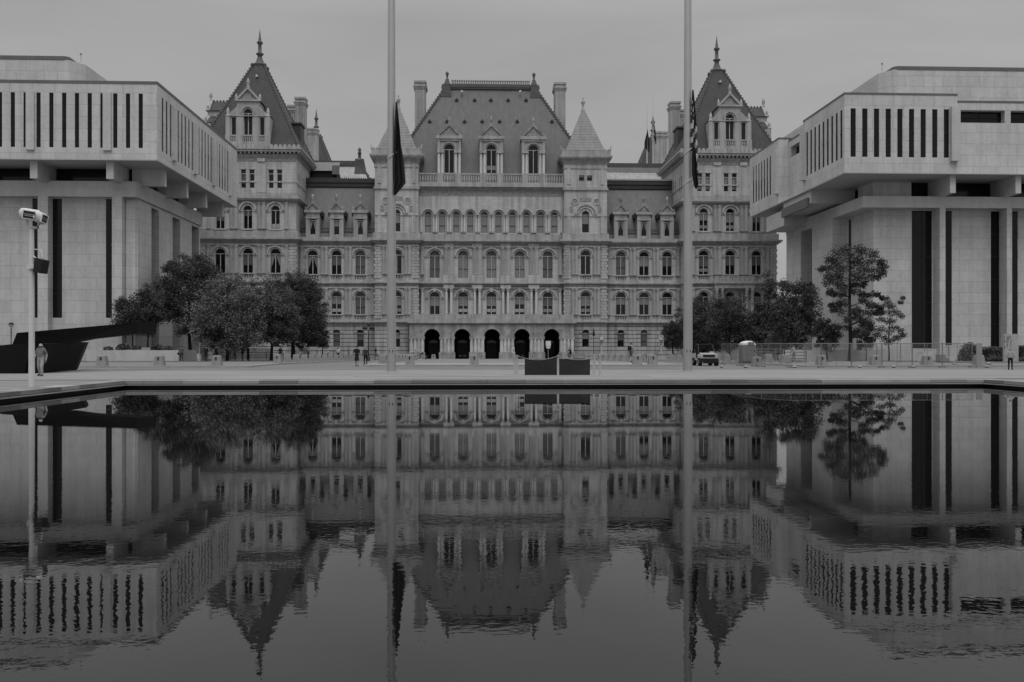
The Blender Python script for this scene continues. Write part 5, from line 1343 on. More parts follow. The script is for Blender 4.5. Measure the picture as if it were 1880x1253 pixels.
for a, b_, sag, lab in ((949.5, 1024.5, .20, 'rope sagging across the left half of the black screen'), (1024.5, 1101.5, .20, 'rope sagging across the right half of the black screen')):
    A, B_ = posts[a], posts[b_]; mb = MB(); pts = []
    for i in range(17):
        t = i/16; pts.append((A[0]+(B_[0]-A[0])*t, A[1]+(B_[1]-A[1])*t-.07, 1.06-sag*4*t*(1-t)))
    mb.tube(pts, .018, 6); tag(mb.build('rope', M['grey_paint']), lab, 'rope', 'ropes before the black screen')

# ---------------------------------------------------------------- lamps, signs, bins, benches, railings
x, Y, z = X_(676.5, 125), 125.0, gz(125)+.0
lp = thing('street_lamp', 'tall dark lamp post with a cluster of globes left of the left flagpole', 'street lamp', (x, Y, z)); H = Z_(593, 676, Y) - z
mb = MB(); mb.lathe([(.22,0),(.22,.5),(.12,.7),(.08,1.2),(.06,H-1.2),(.1,H-1.1)], x, Y, 10); 
mb.v = [(a, b_, c+z) for a, b_, c in mb.v]; mb.tube([(x-.7,Y,z+H-.95),(x+.7,Y,z+H-.95)], .035, 6); mb.build('post', M['iron'], lp)
for dx_ in (-.65, -.3, .3, .65, 0):
    mb = MB(); zz = z+H-.72 + (.45 if dx_ == 0 else 0); mb.ball((x+dx_, Y, zz), .2, 10); mb.lathe([(.06,zz+.19),(.02,zz+.36)], x+dx_, Y, 8); mb.build('lamp_globe', M['iron'], lp)
x, Y = X_(20.5, 100), 100.0; z = gz(Y)+.12; H = Z_(592, 20, Y)
lp = thing('street_lamp', 'short lamp post with a dark domed globe behind the black sculpture', 'street lamp', (x, Y, z))
mb = MB(); mb.tube([(x,Y,z),(x,Y,H-.55)], .05, 8); mb.build('post', M['iron'], lp)
mb = MB(); mb.ball((x,Y,H-.28), .25, 12, 0); mb.build('lamp_globe', M['lamp_glass'], lp)
mb = MB(); mb.lathe([(.27,H-.28),(.25,H-.15),(.17,H-.05),(.05,H)], x, Y, 12); mb.build('lamp_cap', M['iron'], lp)
x, Y = X_(1090, 120), 120.0; z = gz(Y)+.0; H = Z_(603, 1090, Y)
up = thing('closed_parasol', 'dark pole with a closed pointed cover right of the black screen', 'parasol', (x, Y, z))
mb = MB(); mb.tube([(x,Y,z),(x,Y,H)], .05, 8); mb.build('pole', M['iron'], up)
mb = MB(); mb.lathe([(.05,H-1.05),(.17,H-.95),(.16,H-.6),(.03,H-.02)], x, Y, 8); mb.build('closed_cover', M['c_dark'], up)
mb = MB(); mb.lathe([(.3,z),(.3,z+.06),(.08,z+.1)], x, Y, 12); mb.build('base', M['iron'], up)
pl0 = None
for px, lab in ((1104.5, 'pale ornate stone lamp pedestal just right of the parasol pole'), (1214, 'pale ornate stone lamp pedestal beside the small clipped round tree')):
    Y = 160.0; x = X_(px, Y); z = gz(Y); H = Z_(619, px, Y) - z
    if pl0 is None:
        pl0 = thing('lamp_pedestal', lab, 'pedestal', (x, Y, z), 0, 'stone lamp pedestals before the palace')
        mb = MB(); mb.frus(0, 0, 0, .9, .75, .75, .6, .6); mb.box(-.7, .7, -.7, .7, .9, 1.05); link('plinth', mb.mesh('plinth', [M['granite_band']]), pl0)
        mb = MB(); mb.lathe([(.3,1.05),(.34,1.2),(.18,1.5),(.3,1.9),(.16,2.3),(.14,H-1.0),(.3,H-.9)], 0, 0, 10); link('shaft', mb.mesh('shaft', [M['granite_band']]), pl0)
        mb = MB(); mb.ball((0,0,H-.5), .4, 10); mb.lathe([(.1,H-.1),(.03,H+.15)], 0, 0, 8); link('lamp_globe', mb.mesh('lamp_globe', [M['granite_band']]), pl0)
    else: dup(pl0, (x, Y, z), 0, lab)
Y = 104.0; x = X_(1006.5, Y); z = gon(x, Y)+.06
sg_ = thing('sign', 'white two part notice board on a thin pole before the last arch', 'sign', (x, Y, z))
mb = MB(); mb.tube([(x,Y,z),(x,Y,Z_(627,1006,Y))], .03, 8); mb.build('pole', M['grey_paint'], sg_)
for a, b_, l, r_ in ((626.5, 636, 1002, 1011.2), (636.6, 640, 1003, 1010.2)):
    mb = MB(); mb.box(X_(l,Y), X_(r_,Y), Y-.06, Y-.035, Z_(b_,1006,Y), Z_(a,1006,Y)); mb.build('sign_board', M['white_paint'], sg_)
mb = MB(); mb.box(x-.2, x+.2, Y-.2, Y+.2, z, z+.08); mb.build('base', M['iron'], sg_)
Y = 92.0; x = X_(942.3, Y); z = gon(x, Y)+.06
sg_ = thing('sign', 'small white board with dark arrows left of the fourth arch', 'sign', (x, Y, z))
mb = MB(); mb.tube([(x,Y,z),(x,Y,Z_(639,942,Y))], .03, 8); mb.build('pole', M['grey_paint'], sg_)
mb = MB(); zz0, zz1 = Z_(648,942,Y), Z_(638,942,Y); mb.box(x-.15, x+.12, Y-.05, Y-.032, zz0, zz1, 0)
for q in (.3, .62):
    zm = zz0+(zz1-zz0)*q; mb.add([(x-.1,Y-.053,zm),(x+.02,Y-.053,zm+.07),(x+.02,Y-.053,zm-.07)], [(0,1,2)], 1); mb.box(x+.02, x+.08, Y-.0535, Y-.0505, zm-.025, zm+.025, 1)
mb.build('sign_board', [M['white_paint'], M['black']], sg_)
x, Y = X_(367, 112), 112.0; z = gon(x, Y)
bn = thing('litter_bin', 'white drum litter bin among the left tree trunks', 'bin', (x, Y, z))
mb = MB(); mb.lathe([(.29,0),(.31,.1),(.31,.78)], x, Y, 16); mb.v = [(a,b_,c+z) for a,b_,c in mb.v]; mb.build('drum', M['white_paint'], bn)
mb = MB(); mb.lathe([(.33,z+.78),(.33,z+.83),(.18,z+.88)], x, Y, 16); mb.build('lid', M['white_paint'], bn)
def bench(x, Y, lab, L_=2.2, m='wood', group=None):
    z = gz(Y); b_ = thing('bench', lab, 'bench', (x, Y, z), 0, group)
    mb = MB()
    for i in range(4): mb.box(x-L_/2, x+L_/2, Y-.25+.14*i, Y-.14+.14*i, z+.42, z+.46)
    mb.build('seat', M[m], b_)
    mb = MB()
    for i in range(3): mb.box(x-L_/2, x+L_/2, Y+.3+.02*i, Y+.33+.02*i, z+.52+.14*i, z+.63+.14*i)
    mb.build('backrest', M[m], b_)
    for s in (-1, 1):
        mb = MB(); xx = x+s*(L_/2-.15); mb.box(xx-.03, xx+.03, Y-.24, Y-.18, z, z+.42); mb.box(xx-.03, xx+.03, Y+.26, Y+.299, z, z+.9); mb.box(xx-.03, xx+.03, Y-.18, Y+.259, z+.36, z+.419); mb.build('leg', M['iron'], b_)
bench(X_(702, 150), 150, 'slatted bench left of the left flagpole by the palace wall', 2.6, 'wood', 'benches by the palace wall'); bench(X_(716, 150), 150.6, 'slatted bench half hidden behind the left flagpole', 2.6, 'wood', 'benches by the palace wall')
bench(X_(1070, 150), 150, 'pale slatted bench behind the right half of the black screen', 3.2, 'grey_paint', 'benches by the palace wall')
def rail_fence(name, lab, cat, pts, h, rails, mt, rr=.035, every=2.4):
    f = thing(name, lab, cat, (pts[0][0], pts[0][1], gz(pts[0][1])))
    for i, rz_ in enumerate(rails):
        mb = MB(); mb.tube([(a, b_, gon(a, b_)+rz_) for a, b_ in pts], rr, 5); mb.build('rail', M[mt], f)
    for (a, b_), (c, d_) in zip(pts, pts[1:]):
        n = max(1, int(math.hypot(c-a, d_-b_)/every))
        for i in range(n+1):
            xx, yy = a+(c-a)*i/n, b_+(d_-b_)*i/n; mb = MB(); mb.box(xx-.045, xx+.045, yy-.045, yy+.045, gon(xx,yy), gon(xx,yy)+h); mb.build('post', M[mt], f)
rail_fence('iron_railing', 'dark iron railing behind the trunks of the left trees', 'railing', [(X_(395,150),150),(X_(520,150),150)], 1.15, (.35, .7, 1.1), 'iron')
rail_fence('iron_railing', 'thin dark railing at the foot of the palace behind the bollard row', 'railing', [(X_(525,172),172),(X_(640,172),172)], 1.5, (.4, 1.45), 'iron', .03)
rail_fence('wooden_fence', 'sloping pale wooden rail fence behind the portable toilet', 'fence', [(X_(1388,92),92),(X_(1440,98),98),(X_(1480,98),98)], 1.35, (.3, .65, 1.0, 1.3), 'wood', .05)
Y = 155.0; mb = MB(); w_ = thing('low_wall', 'low grey wall between the trunks of the left trees', 'wall', (X_(365,Y), Y, gz(Y)))
mb.box(X_(345,Y), X_(378,Y), Y, Y+.5, gz(Y)-.2, gz(Y)+2.1); mb.build('wall_slab', M['concrete'], w_)
Y = 165.0; w_ = thing('low_wall', 'long pale wall behind the railing under the left trees', 'wall', (X_(450,Y), Y, gz(Y))); mb = MB()
mb.box(X_(392,Y), X_(500,Y), Y, Y+.5, gz(Y)-.2, gz(Y)+2.0); mb.build('wall_slab', M['concrete'], w_)
Y = 108.0; w_ = thing('low_wall', 'low marble wall behind the wire fence under the lone tall tree', 'wall', (X_(1600,Y), Y, gz(Y))); mb = MB()
mb.box(X_(1440,Y), X_(1576,Y), Y, Y+.5, gz(Y)-.2, Z_(643,1600,Y)); mb.box(X_(1576,Y)+.002, X_(1725,Y), Y+.6, Y+1.1, gz(Y)-.2, Z_(641,1600,Y)); mb.build('wall_slab', M['marble_trim'], w_)

# ---------------------------------------------------------------- portable toilet
x, Y = X_(1372, 82), 82.0; z = gz(Y)+.0+.12; hw = 12.3*Y/F; H = Z_(634, 1372, Y)
pt = thing('portable_toilet', 'grey portable toilet with a white domed roof behind the wire fence', 'portable toilet', (x, Y, z))
mb = MB(); mb.box(x-hw, x+hw, Y-hw, Y+hw, z+.1, H)
for i in range(5): xx = x+hw*(-.9+.12*i) ; mb.box(xx-.03, xx+.03, Y-hw-.03, Y-hw, z+.15, H-.1)
for i in range(8): yy = Y-hw*.9+hw*1.8*i/7; mb.box(x-hw-.03, x-hw, yy-.04, yy+.04, z+.15, H-.1)
mb.build('cabin', mat('cabin_plastic', .17, .5, .06, 1), pt)
mb = MB(); mb.box(x-hw*.35, x+hw*.85, Y-hw-.045, Y-hw-.001, z+.18, H-.12)
for i in range(4): zz = z+.3+.42*i; mb.box(x-hw*.22, x+hw*.72, Y-hw-.06, Y-hw-.046, zz, zz+.3)
dr = mb.build('door', mat('door_plastic', .15, .5, .06, 1), pt)
mb = MB(); mb.box(x+hw*.68, x+hw*.78, Y-hw-.09, Y-hw-.061, z+1.0, z+1.14); mb.build('handle', M['black'], dr)
mb = MB(); mb.lathe([(hw*1.5,H),(hw*1.5,H+.06),(hw*1.3,H+.2),(hw*.9,H+.32),(hw*.3,H+.38)], x, Y, 4, 0, False); mb.v = [(x+(a-x)*.96, Y+(b_-Y)*.96, c) for a, b_, c in mb.v]; mb.build('roof', M['white_paint'], pt)
mb = MB(); mb.tube([(x+hw*.8,Y+hw*.6,H),(x+hw*.8,Y+hw*.6,H+.42)], .06, 8); mb.build('vent_pipe', M['grey_paint'], pt)
mb = MB(); mb.box(x-hw-.05, x+hw+.05, Y-hw-.05, Y+hw+.05, z, z+.099); mb.build('skid_base', M['black'], pt)

# ---------------------------------------------------------------- wire construction fence: one panel is one thing
fp0 = None
fpts = [(X_(1325,80),80.0),(X_(1360,73.5),73.5),(X_(1398,69.6),69.6),(X_(1452,67.2),67.2)]
Yf = 67.2; xs_ = [X_(1452,Yf) + 2.28*i for i in range(7)]
segs = list(zip(fpts, fpts[1:])) + [((a, Yf), (a+2.24, Yf)) for a in xs_[:6]]
bk = [((X_(1390+i*44, 88), 88.0), (X_(1390+i*44+43, 88), 88.0)) for i in range(9)]
def fence_panel(A, B, lab, grp):
    L_ = math.hypot(B[0]-A[0], B[1]-A[1]); r = thing('fence_panel', lab, 'fence panel', (A[0], A[1], gon(*A)), math.atan2(B[1]-A[1], B[0]-A[0]), grp)
    mb = MB(); h = 1.82
    for a in (0, L_): mb.tube([(a,0,0),(a,0,h)], .019, 6)
    for zz in (.1, h-.03): mb.tube([(0,0,zz),(L_,0,zz)], .016, 6)
    mb.tube([(L_/2,0,.1),(L_/2,0,h-.03)], .014, 5)
    link('frame', mb.mesh('frame', [M['net']]), r)
    mb = MB(); n = int(L_/.12); t = .0026
    for i in range(n): xx = L_*(i+.5)/n; mb.box(xx-t, xx+t, -t, t, .1, h-.03)
    for i in range(14): zz = .1+1.69*(i+.5)/14; mb.box(0, L_, -t, t, zz-t, zz+t)
    link('mesh_infill', mb.mesh('mesh_infill', [M['net']]), r)
    for a in (.06, L_-.06):
        mb = MB(); mb.box(a-.11, a+.11, -.32, .32, 0, .09); link('foot', mb.mesh('foot', [M['concrete']]), r)
wh = ['leftmost', 'second from the left', 'third from the left', 'fourth from the left', 'fifth from the left', 'sixth from the left', 'seventh from the left', 'eighth from the left', 'rightmost']
for i, (A, B) in enumerate(segs[:9]): fence_panel(A, B, 'front wire fence panel, ' + wh[i] + ' along the plaza edge', 'front fence panels')
for i, (A, B) in enumerate(bk): fence_panel(A, B, 'rear wire fence panel, ' + wh[i] + ' under the trees', 'rear fence panels')
x, Y = X_(1805, 67), 67.6; bd = thing('hoarding_board', 'upright pale board closing the right end of the wire fence', 'board', (x, Y, gz(Y)))
mb = MB(); mb.box(x-.18, x+.25, Y-.03, Y+.03, .12, 1.8); mb.build('board', M['grey_paint'], bd); mb = MB(); mb.box(x-.25, x+.3, Y-.3, Y+.3, 0, .119); mb.build('foot', M['concrete'], bd)
for px, py, w_, h_, d_, m_, lab in ((1699, 664, 17, 20, 1.0, 'white_paint', 'white plastic crate behind the bollard, inside the wire fence'), (1727, 664, 10, 15, .9, 'grey_paint', 'grey ribbed crate beside the white crate inside the wire fence'), (1744, 665, 9, 9, .7, 'white_paint', 'small pale box right of the crates inside the wire fence'), (1465, 664, 26, 6, 1.1, 'concrete', 'low stack of grey slabs at the foot of the trees behind the fence')):
    Y = 84.0; x = X_(px, Y); z = gon(x, Y); a = w_*Y/F/2; h = h_*Y/F
    c = thing('crate' if 'crate' in lab else ('box' if 'box' in lab else 'slab_stack'), lab, 'crate' if 'crate' in lab else ('box' if 'box' in lab else 'slabs'), (x, Y, z)); mb = MB()
    if 'slabs' in lab:
        for i in range(3): mb.box(x-a+.06*i, x+a-.04*i, Y-d_/2, Y+d_/2, z+h*i/3, z+h*(i+1)/3-.02)
        mb.build('slabs', M[m_], c); continue
    mb.box(x-a, x+a, Y-d_/2, Y+d_/2, z+.08, z+h-.08)
    for i in range(6): xx = x-a*.88+a*1.76*i/5; mb.box(xx-.025, xx+.025, Y-d_/2-.03, Y-d_/2, z+.1, z+h-.1)
    mb.build('body', M[m_], c); mb = MB(); mb.box(x-a-.03, x+a+.03, Y-d_/2-.04, Y+d_/2+.03, z+h-.08, z+h); mb.build('lid', M[m_], c)
    mb = MB(); mb.box(x-a*.8, x-a*.5, Y-d_/2+.05, Y+d_/2-.05, z, z+.08); mb.box(x+a*.5, x+a*.8, Y-d_/2+.05, Y+d_/2-.05, z, z+.08); mb.build('skid', M['black'], c)
for i, (px, py, w_, lab) in enumerate(((1369, 674.5, 9, 'pale sandbag at the foot of the fence below the portable toilet'), (1459, 676.5, 10, 'white sandbag on the fence foot left of the second front bollard'), (1579, 674, 7, 'small sandbag at the fence below the lone tall tree'), (1641, 675.5, 9, 'sandbag on the fence foot below the young thin tree'), (1677, 675.5, 9, 'sandbag on the fence foot left of the white crate'), (1752, 668, 6, 'white rag bag behind the fence near the crates'), (1815, 669.5, 11, 'crumpled white sack right of the end of the fence'), (1812, 675, 8, 'pale sack on the ground at the end of the fence'), (1325, 672, 6, 'sandbag at the left end of the wire fence'))):
    Y = 66.6 if py > 670 else 72.0; x = X_(px, Y); z = gon(x, Y); a = w_*Y/F/2; mb = MB(); mb.ball((0,0,.07), 1, 12, 0, (a, .2, .085)); rs = random.Random(i)
    mb.v = [(p[0]+rs.uniform(-.02,.02), p[1]+rs.uniform(-.02,.02), max(0, p[2]+rs.uniform(-.012,.03))) for p in mb.v]
    o = link('sandbag', mb.mesh('sandbag', [M['grey_paint']]), None, (x, Y, z)); tag(o, lab, 'sandbag', 'sandbags and sacks along the fence')
# ---------------------------------------------------------------- stone panel with columns of written signs
Y = 90.0; xl, xr = X_(1844, Y), X_(1870, Y); z0, z1 = gz(Y), Z_(613.5, 1857, Y); sp_ = thing('stone_panel', 'tall pale stone panel carved with columns of dark written signs', 'stone panel', ((xl+xr)/2, Y, z0))
mb = MB(); mb.box(xl, xr, Y, Y+.3, z0-.2, z1); mb.build('slab', mat('panel_stone', .34, .8, .12, 1.2, .2), sp_)
mb = MB()
def stroke(p, th=.7):
    for a, b_ in zip(p, p[1:]):
        A = Vector((X_(a[0],Y), 0, Z_(a[1],a[0],Y))); B = Vector((X_(b_[0],Y), 0, Z_(b_[1],b_[0],Y))); d_ = (B-A).normalized(); n_ = Vector((-d_.z, 0, d_.x))*th*Y/F/2; A -= d_*.01; B += d_*.01
        mb.add([(q.x, Y-.012, q.z) for q in (A-n_, B-n_, B+n_, A+n_)] + [(q.x, Y-.0005, q.z) for q in (A-n_, B-n_, B+n_, A+n_)], [(0,1,2,3),(0,1,5,4),(1,2,6,5),(2,3,7,6),(3,0,4,7)])
for y0, y1 in ((617.5,620.5),(625.5,629),(635,637.5),(638.5,641.5)): stroke([(1843.9+.4,y0),(1844.2+.4,y1)], 1.1)
for p in ([(1850,617),(1849.6,620),(1851.5,621)],[(1852.5,616.8),(1852,619)],[(1854,617.5),(1855.2,619),(1853.2,620.6),(1855,622)],[(1848,621),(1849.5,623),(1848,623.6)],[(1850.5,622),(1852.3,623.4),(1850.7,624)],[(1856.2,624.6),(1857.2,626.5),(1855,627.3)],[(1848,626.5),(1849.6,628),(1847.8,629)],[(1850,626),(1851,628.8)],[(1854.6,629.5),(1856.8,630.3),(1855,632),(1856,633.4)],[(1848.4,631.5),(1850.4,632),(1848.6,633.8),(1850.2,635)],[(1847.8,636),(1849.4,637),(1847.6,638)],[(1855.4,635.5),(1856.8,636.8),(1855.6,638.2)]): stroke(p)
mb.build('carved_signs', M['iron'], sp_)
# ---------------------------------------------------------------- utility vehicle
x, Y = X_(1294.5, 74.5), 74.5; z = gz(Y); uv = thing('utility_vehicle', 'white open utility vehicle with a dark roll cage facing the pool beside the right flagpole', 'utility vehicle', (x, Y, z))
def V(mb, name, m_, par=uv):
    mb.v = [(a+x, b_+Y, c+z) for a, b_, c in mb.v]; return mb.build(name, m_, par)
mb = MB(); mb.prism([(-.70,.62),(.70,.62),(.72,.80),(.66,.96),(-.66,.96),(-.72,.80)], -1.25, -.35); mb.add([(-.66,-1.25,.962),(.66,-1.25,.962),(.6,-.35,1.06),(-.6,-.35,1.06)], [(0,1,2,3)]); mb.box(-.74, .74, .5, 1.5, .6, 1.0); mb.box(-.72, .72, -.35, .5, .45, .62)
V(mb, 'body', [mat('vehicle_paint', .36, .4, .05, 1.5)])
mb = MB(); mb.box(-.48, .48, -1.27, -1.251, .70, .90); mb.box(-.62, .62, -1.32, -1.22, .36, .58); mb.box(-.45, .45, -1.30, -1.1, .2, .36); V(mb, 'bumper', [M['black']])
for s in (-1, 1):
    mb = MB(); mb.box(min(s*.52,s*.68), max(s*.52,s*.68), -1.275, -1.252, .76, .9); V(mb, 'headlight', [M['lamp_glass']])
    for yy in (-.95, .95):
        mb = MB(); n = 20; c = s*.66
        def rg(r_, u): return [(u, yy+r_*math.cos(2*math.pi*k/n), .33+r_*math.sin(2*math.pi*k/n)) for k in range(n)]
        L4 = [rg(.18, c-.12), rg(.31, c-.13), rg(.335, c-.08), rg(.335, c+.08), rg(.31, c+.13), rg(.18, c+.12)]
        for a, b_ in zip(L4, L4[1:]): mb.add(a+b_, [(k, (k+1) % n, (k+1) % n+n, k+n) for k in range(n)], 0, True)
        tr = V(mb, 'tyre', [M['rubber']]); mb = MB(); mb.add(rg(.18, c-.1)+rg(.18, c+.1), [tuple(range(n)), tuple(range(n,2*n))] + [(k,(k+1) % n,(k+1) % n+n,k+n) for k in range(n)]); V(mb, 'rim', [M['grey_paint']], tr)
    mb = MB(); mb.box(min(s*.1,s*.62), max(s*.1,s*.62), .1, .5, .62, .8); mb.box(min(s*.1,s*.62), max(s*.1,s*.62), .42, .55, .8, 1.3); V(mb, 'seat', [M['black']])
mb = MB()
for s in (-1, 1): mb.tube([(s*.64,-.45,1.0),(s*.58,-.05,1.72),(s*.58,.75,1.74),(s*.64,.9,.95)], .045, 6)
for a in ((-.58,-.05,1.72,.58,-.05,1.72),(-.58,.75,1.74,.58,.75,1.74),(-.64,-.42,1.05,.64,-.42,1.05),(-.6,.8,1.3,.6,.8,1.3)): mb.tube([a[:3], a[3:]], .04, 6)
V(mb, 'roll_cage', [M['iron']]); mb = MB(); mb.box(-.6, .6, -.08, .8, 1.75, 1.8); V(mb, 'roof', [M['black']])
mb = MB(); mb.tube([(.3+.16*math.cos(t*math.pi/6), -.12+.05*math.sin(t*math.pi/6), 1.06+.16*math.sin(t*math.pi/6)) for t in range(13)], .018, 5); mb.tube([(.3,-.12,1.06),(.3,-.4,.95)], .02, 5); V(mb, 'steering_wheel', [M['black']])
mb = MB(); mb.box(-.56, .56, .78, .82, .95, 1.7); V(mb, 'rear_screen', [M['dark_glass']])
mb = MB(); mb.box(.22, .58, -.6, -.38, 1.06, 1.14); V(mb, 'cargo_tray', [M['white_paint']])
# ---------------------------------------------------------------- people: one continuous body grown over a skeleton
def person(label, px, py, Hpx=None, rz=0, H=None, pose='stand', shirt='c_dark', pants='c_mid', skin='skin', hair='hair', sleeves='short', shorts=False, group=None, loc=None, bag=None, arms=None, lean=0, cat='person', step=.32, skirt=False, seated=0, shoe='c_black', wide=1.1, stance=.012):
    if loc is None:
        x, Y, z = G_(px, py); z = gon(x, Y)
    else: x, Y, z = loc
    if H is None: H = Hpx * Y / F / ray(px)[1] if Hpx else 1.72
    k = H/1.75
    r = thing('person', label, cat, (x, Y, z), rz, group)
    st = step if pose == 'walk' else .05
    hipz = .93
    P = {'pelvis': (0,0,hipz), 'belly': (0,-.01,1.10), 'chest': (0,.0,1.32), 'neck': (0,-.005,1.47), 'jaw': (0,-.015,1.56), 'crown': (0,.0,1.69)}
    for s, n in ((-1,'L'),(1,'R')):
        f = s*st
        P['hip'+n] = (s*.095,0,.89); P['knee'+n] = (s*(.10+stance*.5),-.06-f*.55,.49+abs(f)*.03); P['ankle'+n] = (s*(.10+stance),-f*1.0+.02,.085+(max(0,-f)*.22)); P['toe'+n] = (s*(.13+stance),-f*1.0-.15,.035+max(0,-f)*.05)
        P['sh'+n] = (s*.175,.005,1.395)
        a = f*.8
        P['el'+n] = (s*.232*(.5+.5*wide),.03+a*.5,1.13); P['wr'+n] = (s*.235*(.5+.5*wide),-.02+a*.9-.06,.89); P['hand'+n] = (s*.232*(.5+.5*wide),-.05+a*1.05-.06,.80)
        if seated:
            P['knee'+n] = (s*.12,-.42,hipz-.08 - (.22 if (seated == 2 and s > 0) else 0)); P['ankle'+n] = (s*.12,-.36 if seated == 2 else -.42,hipz-.48-(.14 if (seated == 2 and s > 0) else 0)); P['toe'+n] = (s*.12,P['ankle'+n][1]-.16,P['ankle'+n][2]-.05)
            P['hip'+n] = (s*.1,-.02,hipz-.03); P['el'+n] = (s*.27,-.18,1.17); P['wr'+n] = (s*.24,-.42,1.10); P['hand'+n] = (s*.24,-.5,1.08)
        if arms == 'fold': P['el'+n] = (s*.27,-.02,1.16); P['wr'+n] = (s*.05,-.2,1.18); P['hand'+n] = (-s*.05,-.21,1.20)
        if arms == 'face' and s > 0: P['el'+n] = (s*.26,-.12,1.17); P['wr'+n] = (s*.14,-.26,1.36); P['hand'+n] = (s*.1,-.27,1.44)
        if arms == 'pocket': P['el'+n] = (s*.29,.06,1.14); P['wr'+n] = (s*.2,-.03,.95); P['hand'+n] = (s*.16,-.04,.88)
    if lean:
        for key in P:
            if key[:3] in ('bel','che','nec','jaw','cro','shL','shR','elL','elR','wrL','wrR','han'):
                px_, py_, pz_ = P[key]; d_ = pz_-hipz; P[key] = (px_, py_ - math.sin(lean)*d_, hipz+math.cos(lean)*d_)
    rad = {'pelvis':(.15,.11),'belly':(.145,.105),'chest':(.16,.11),'neck':(.058,.058),'jaw':(.07,.082),'crown':(.074,.088)}
    for n in 'LR': rad.update({'hip'+n:(.088,.088),'knee'+n:(.062,.062),'ankle'+n:(.042,.042),'toe'+n:(.042,.032),'sh'+n:(.066,.066),'el'+n:(.046,.046),'wr'+n:(.031,.031),'hand'+n:(.036,.026)})
    E = [('pelvis','belly'),('belly','chest'),('chest','neck'),('neck','jaw'),('jaw','crown')]
    for n in 'LR': E += [('pelvis','hip'+n),('hip'+n,'knee'+n),('knee'+n,'ankle'+n),('ankle'+n,'toe'+n),('chest','sh'+n),('sh'+n,'el'+n),('el'+n,'wr'+n),('wr'+n,'hand'+n)]
    keys = list(P); me = bpy.data.meshes.new('skeleton'); me.from_pydata([P[q] for q in keys], [(keys.index(a), keys.index(b_)) for a, b_ in E], [])
    o = bpy.data.objects.new('skeleton', me); COL.objects.link(o); o.modifiers.new('s', 'SKIN'); ss = o.modifiers.new('d', 'SUBSURF'); ss.levels = 2
    if not me.skin_vertices: bm = bmesh.new(); bm.from_mesh(me); bm.verts.layers.skin.verify(); bm.to_mesh(me); bm.free()
    for i, q in enumerate(keys): me.skin_vertices[0].data[i].radius = (rad[q][0]*wide, rad[q][1]*wide); me.skin_vertices[0].data[i].use_root = (q == 'pelvis')
    dg = bpy.context.evaluated_depsgraph_get(); dg.update()
    bmesh_ = bpy.data.meshes.new_from_object(o.evaluated_get(dg)); bpy.data.objects.remove(o)
    vs = [tuple(v.co) for v in bmesh_.vertices]; fs = [tuple(p.vertices) for p in bmesh_.polygons]
    tagm = {}
    for a, b_ in E:
        q = a + b_
        if 'jaw' in q: t = 2
        elif 'hand' in q: t = 2
        elif 'wr' in q: t = 0 if sleeves == 'long' else 2
        elif 'toe' in q: t = 3
        elif 'ankle' in q: t = 2 if shorts else 1
        elif 'knee' in q or 'hip' in q: t = 1
        else: t = 0
        tagm[(a, b_)] = t
    mb = MB(); segs_ = [(Vector(P[a]), Vector(P[b_]), tagm[(a, b_)]) for a, b_ in E]
    for f in fs:
        c = Vector((0,0,0))
        for i in f: c += Vector(vs[i])
        c /= len(f); best = 9; t = 0
        for A, B, tt in segs_:
            ab = B-A; u = max(0, min(1, (c-A).dot(ab)/ab.length_squared)); d_ = (c-(A+ab*u)).length
            if d_ < best: best = d_; t = tt
        if t == 0 and c.z < hipz+.06 and not lean: t = 1
        mb.add([vs[i] for i in f], [tuple(range(len(f)))], t, True)
    for n, s in (('L',-1),('R',1)):      # fingers and thumb
        h = Vector(P['hand'+n]); d_ = (h-Vector(P['wr'+n])).normalized(); sd = Vector((0,1,0)) if abs(d_.z) > .5 else Vector((1,0,0))
        cu = Vector((-s*.35,0,0)) if abs(d_.z) > .5 else Vector((0,0,-.4))
        for i, L_ in enumerate((.066,.076,.072,.056)):
            b_ = h + d_*.025 + sd*(.026-.0175*i); mb.tube([b_, b_+d_*L_*.5, b_+d_*L_*.82+cu*.03, b_+d_*L_+cu*.07], [.0095,.009,.008,.006], 6, 2)
        b_ = h - d_*.02 + sd*.034; mb.tube([b_, b_+sd*.026+d_*.024, b_+sd*.028+d_*.055], [.011,.010,.007], 6, 2)
    j = Vector(P['jaw']); c_ = Vector(P['crown']); up = (c_-j).normalized(); fw = Vector((0,-1,0))
    m_ = j + up*.045; mb.ball(tuple(m_+fw*.095), .016, 6, 2, (.8,1.2,1.5))
    for s in (-1, 1): mb.ball(tuple(m_+Vector((s*.078,.012,.0))), .022, 6, 2, (.4,.8,1.3)); mb.ball(tuple(m_+fw*.083+Vector((s*.032,0,.022))), .011, 6, 4)
    mb.ball(tuple(m_+fw*.085-up*.045), .02, 6, 4, (1.1,.3,.25))
    if skirt:
        mb.lathe([(.20,.50),(.17,.75),(.15,.96)], 0, 0, 14, 1)
    for L in (mb,): L.v = [(a*k, b_*k, c*k) for a, b_, c in L.v]
    me = mb.mesh('body', [M[shirt], M[pants], M[skin], M[shoe], M['c_black']])
    bm = bmesh.new(); bm.from_mesh(me); bmesh.ops.remove_doubles(bm, verts=bm.verts, dist=.0004); bm.to_mesh(me); bm.free()
    link('body', me, r)
    if hair:
        hb = MB(); q = j + up*.085 + Vector((0,.012,0)); hb.ball(tuple(q*k), .1*k, 12, 0, (.9,1.02,.95))
        cut = (q.z-.035)*k
        hb.v = [(a, b_, max(c, cut + (.05*k if b_ < q.y*k-.03*k else 0))) for a, b_, c in hb.v]
        link('hair', hb.mesh('hair', [M[hair]]), r)
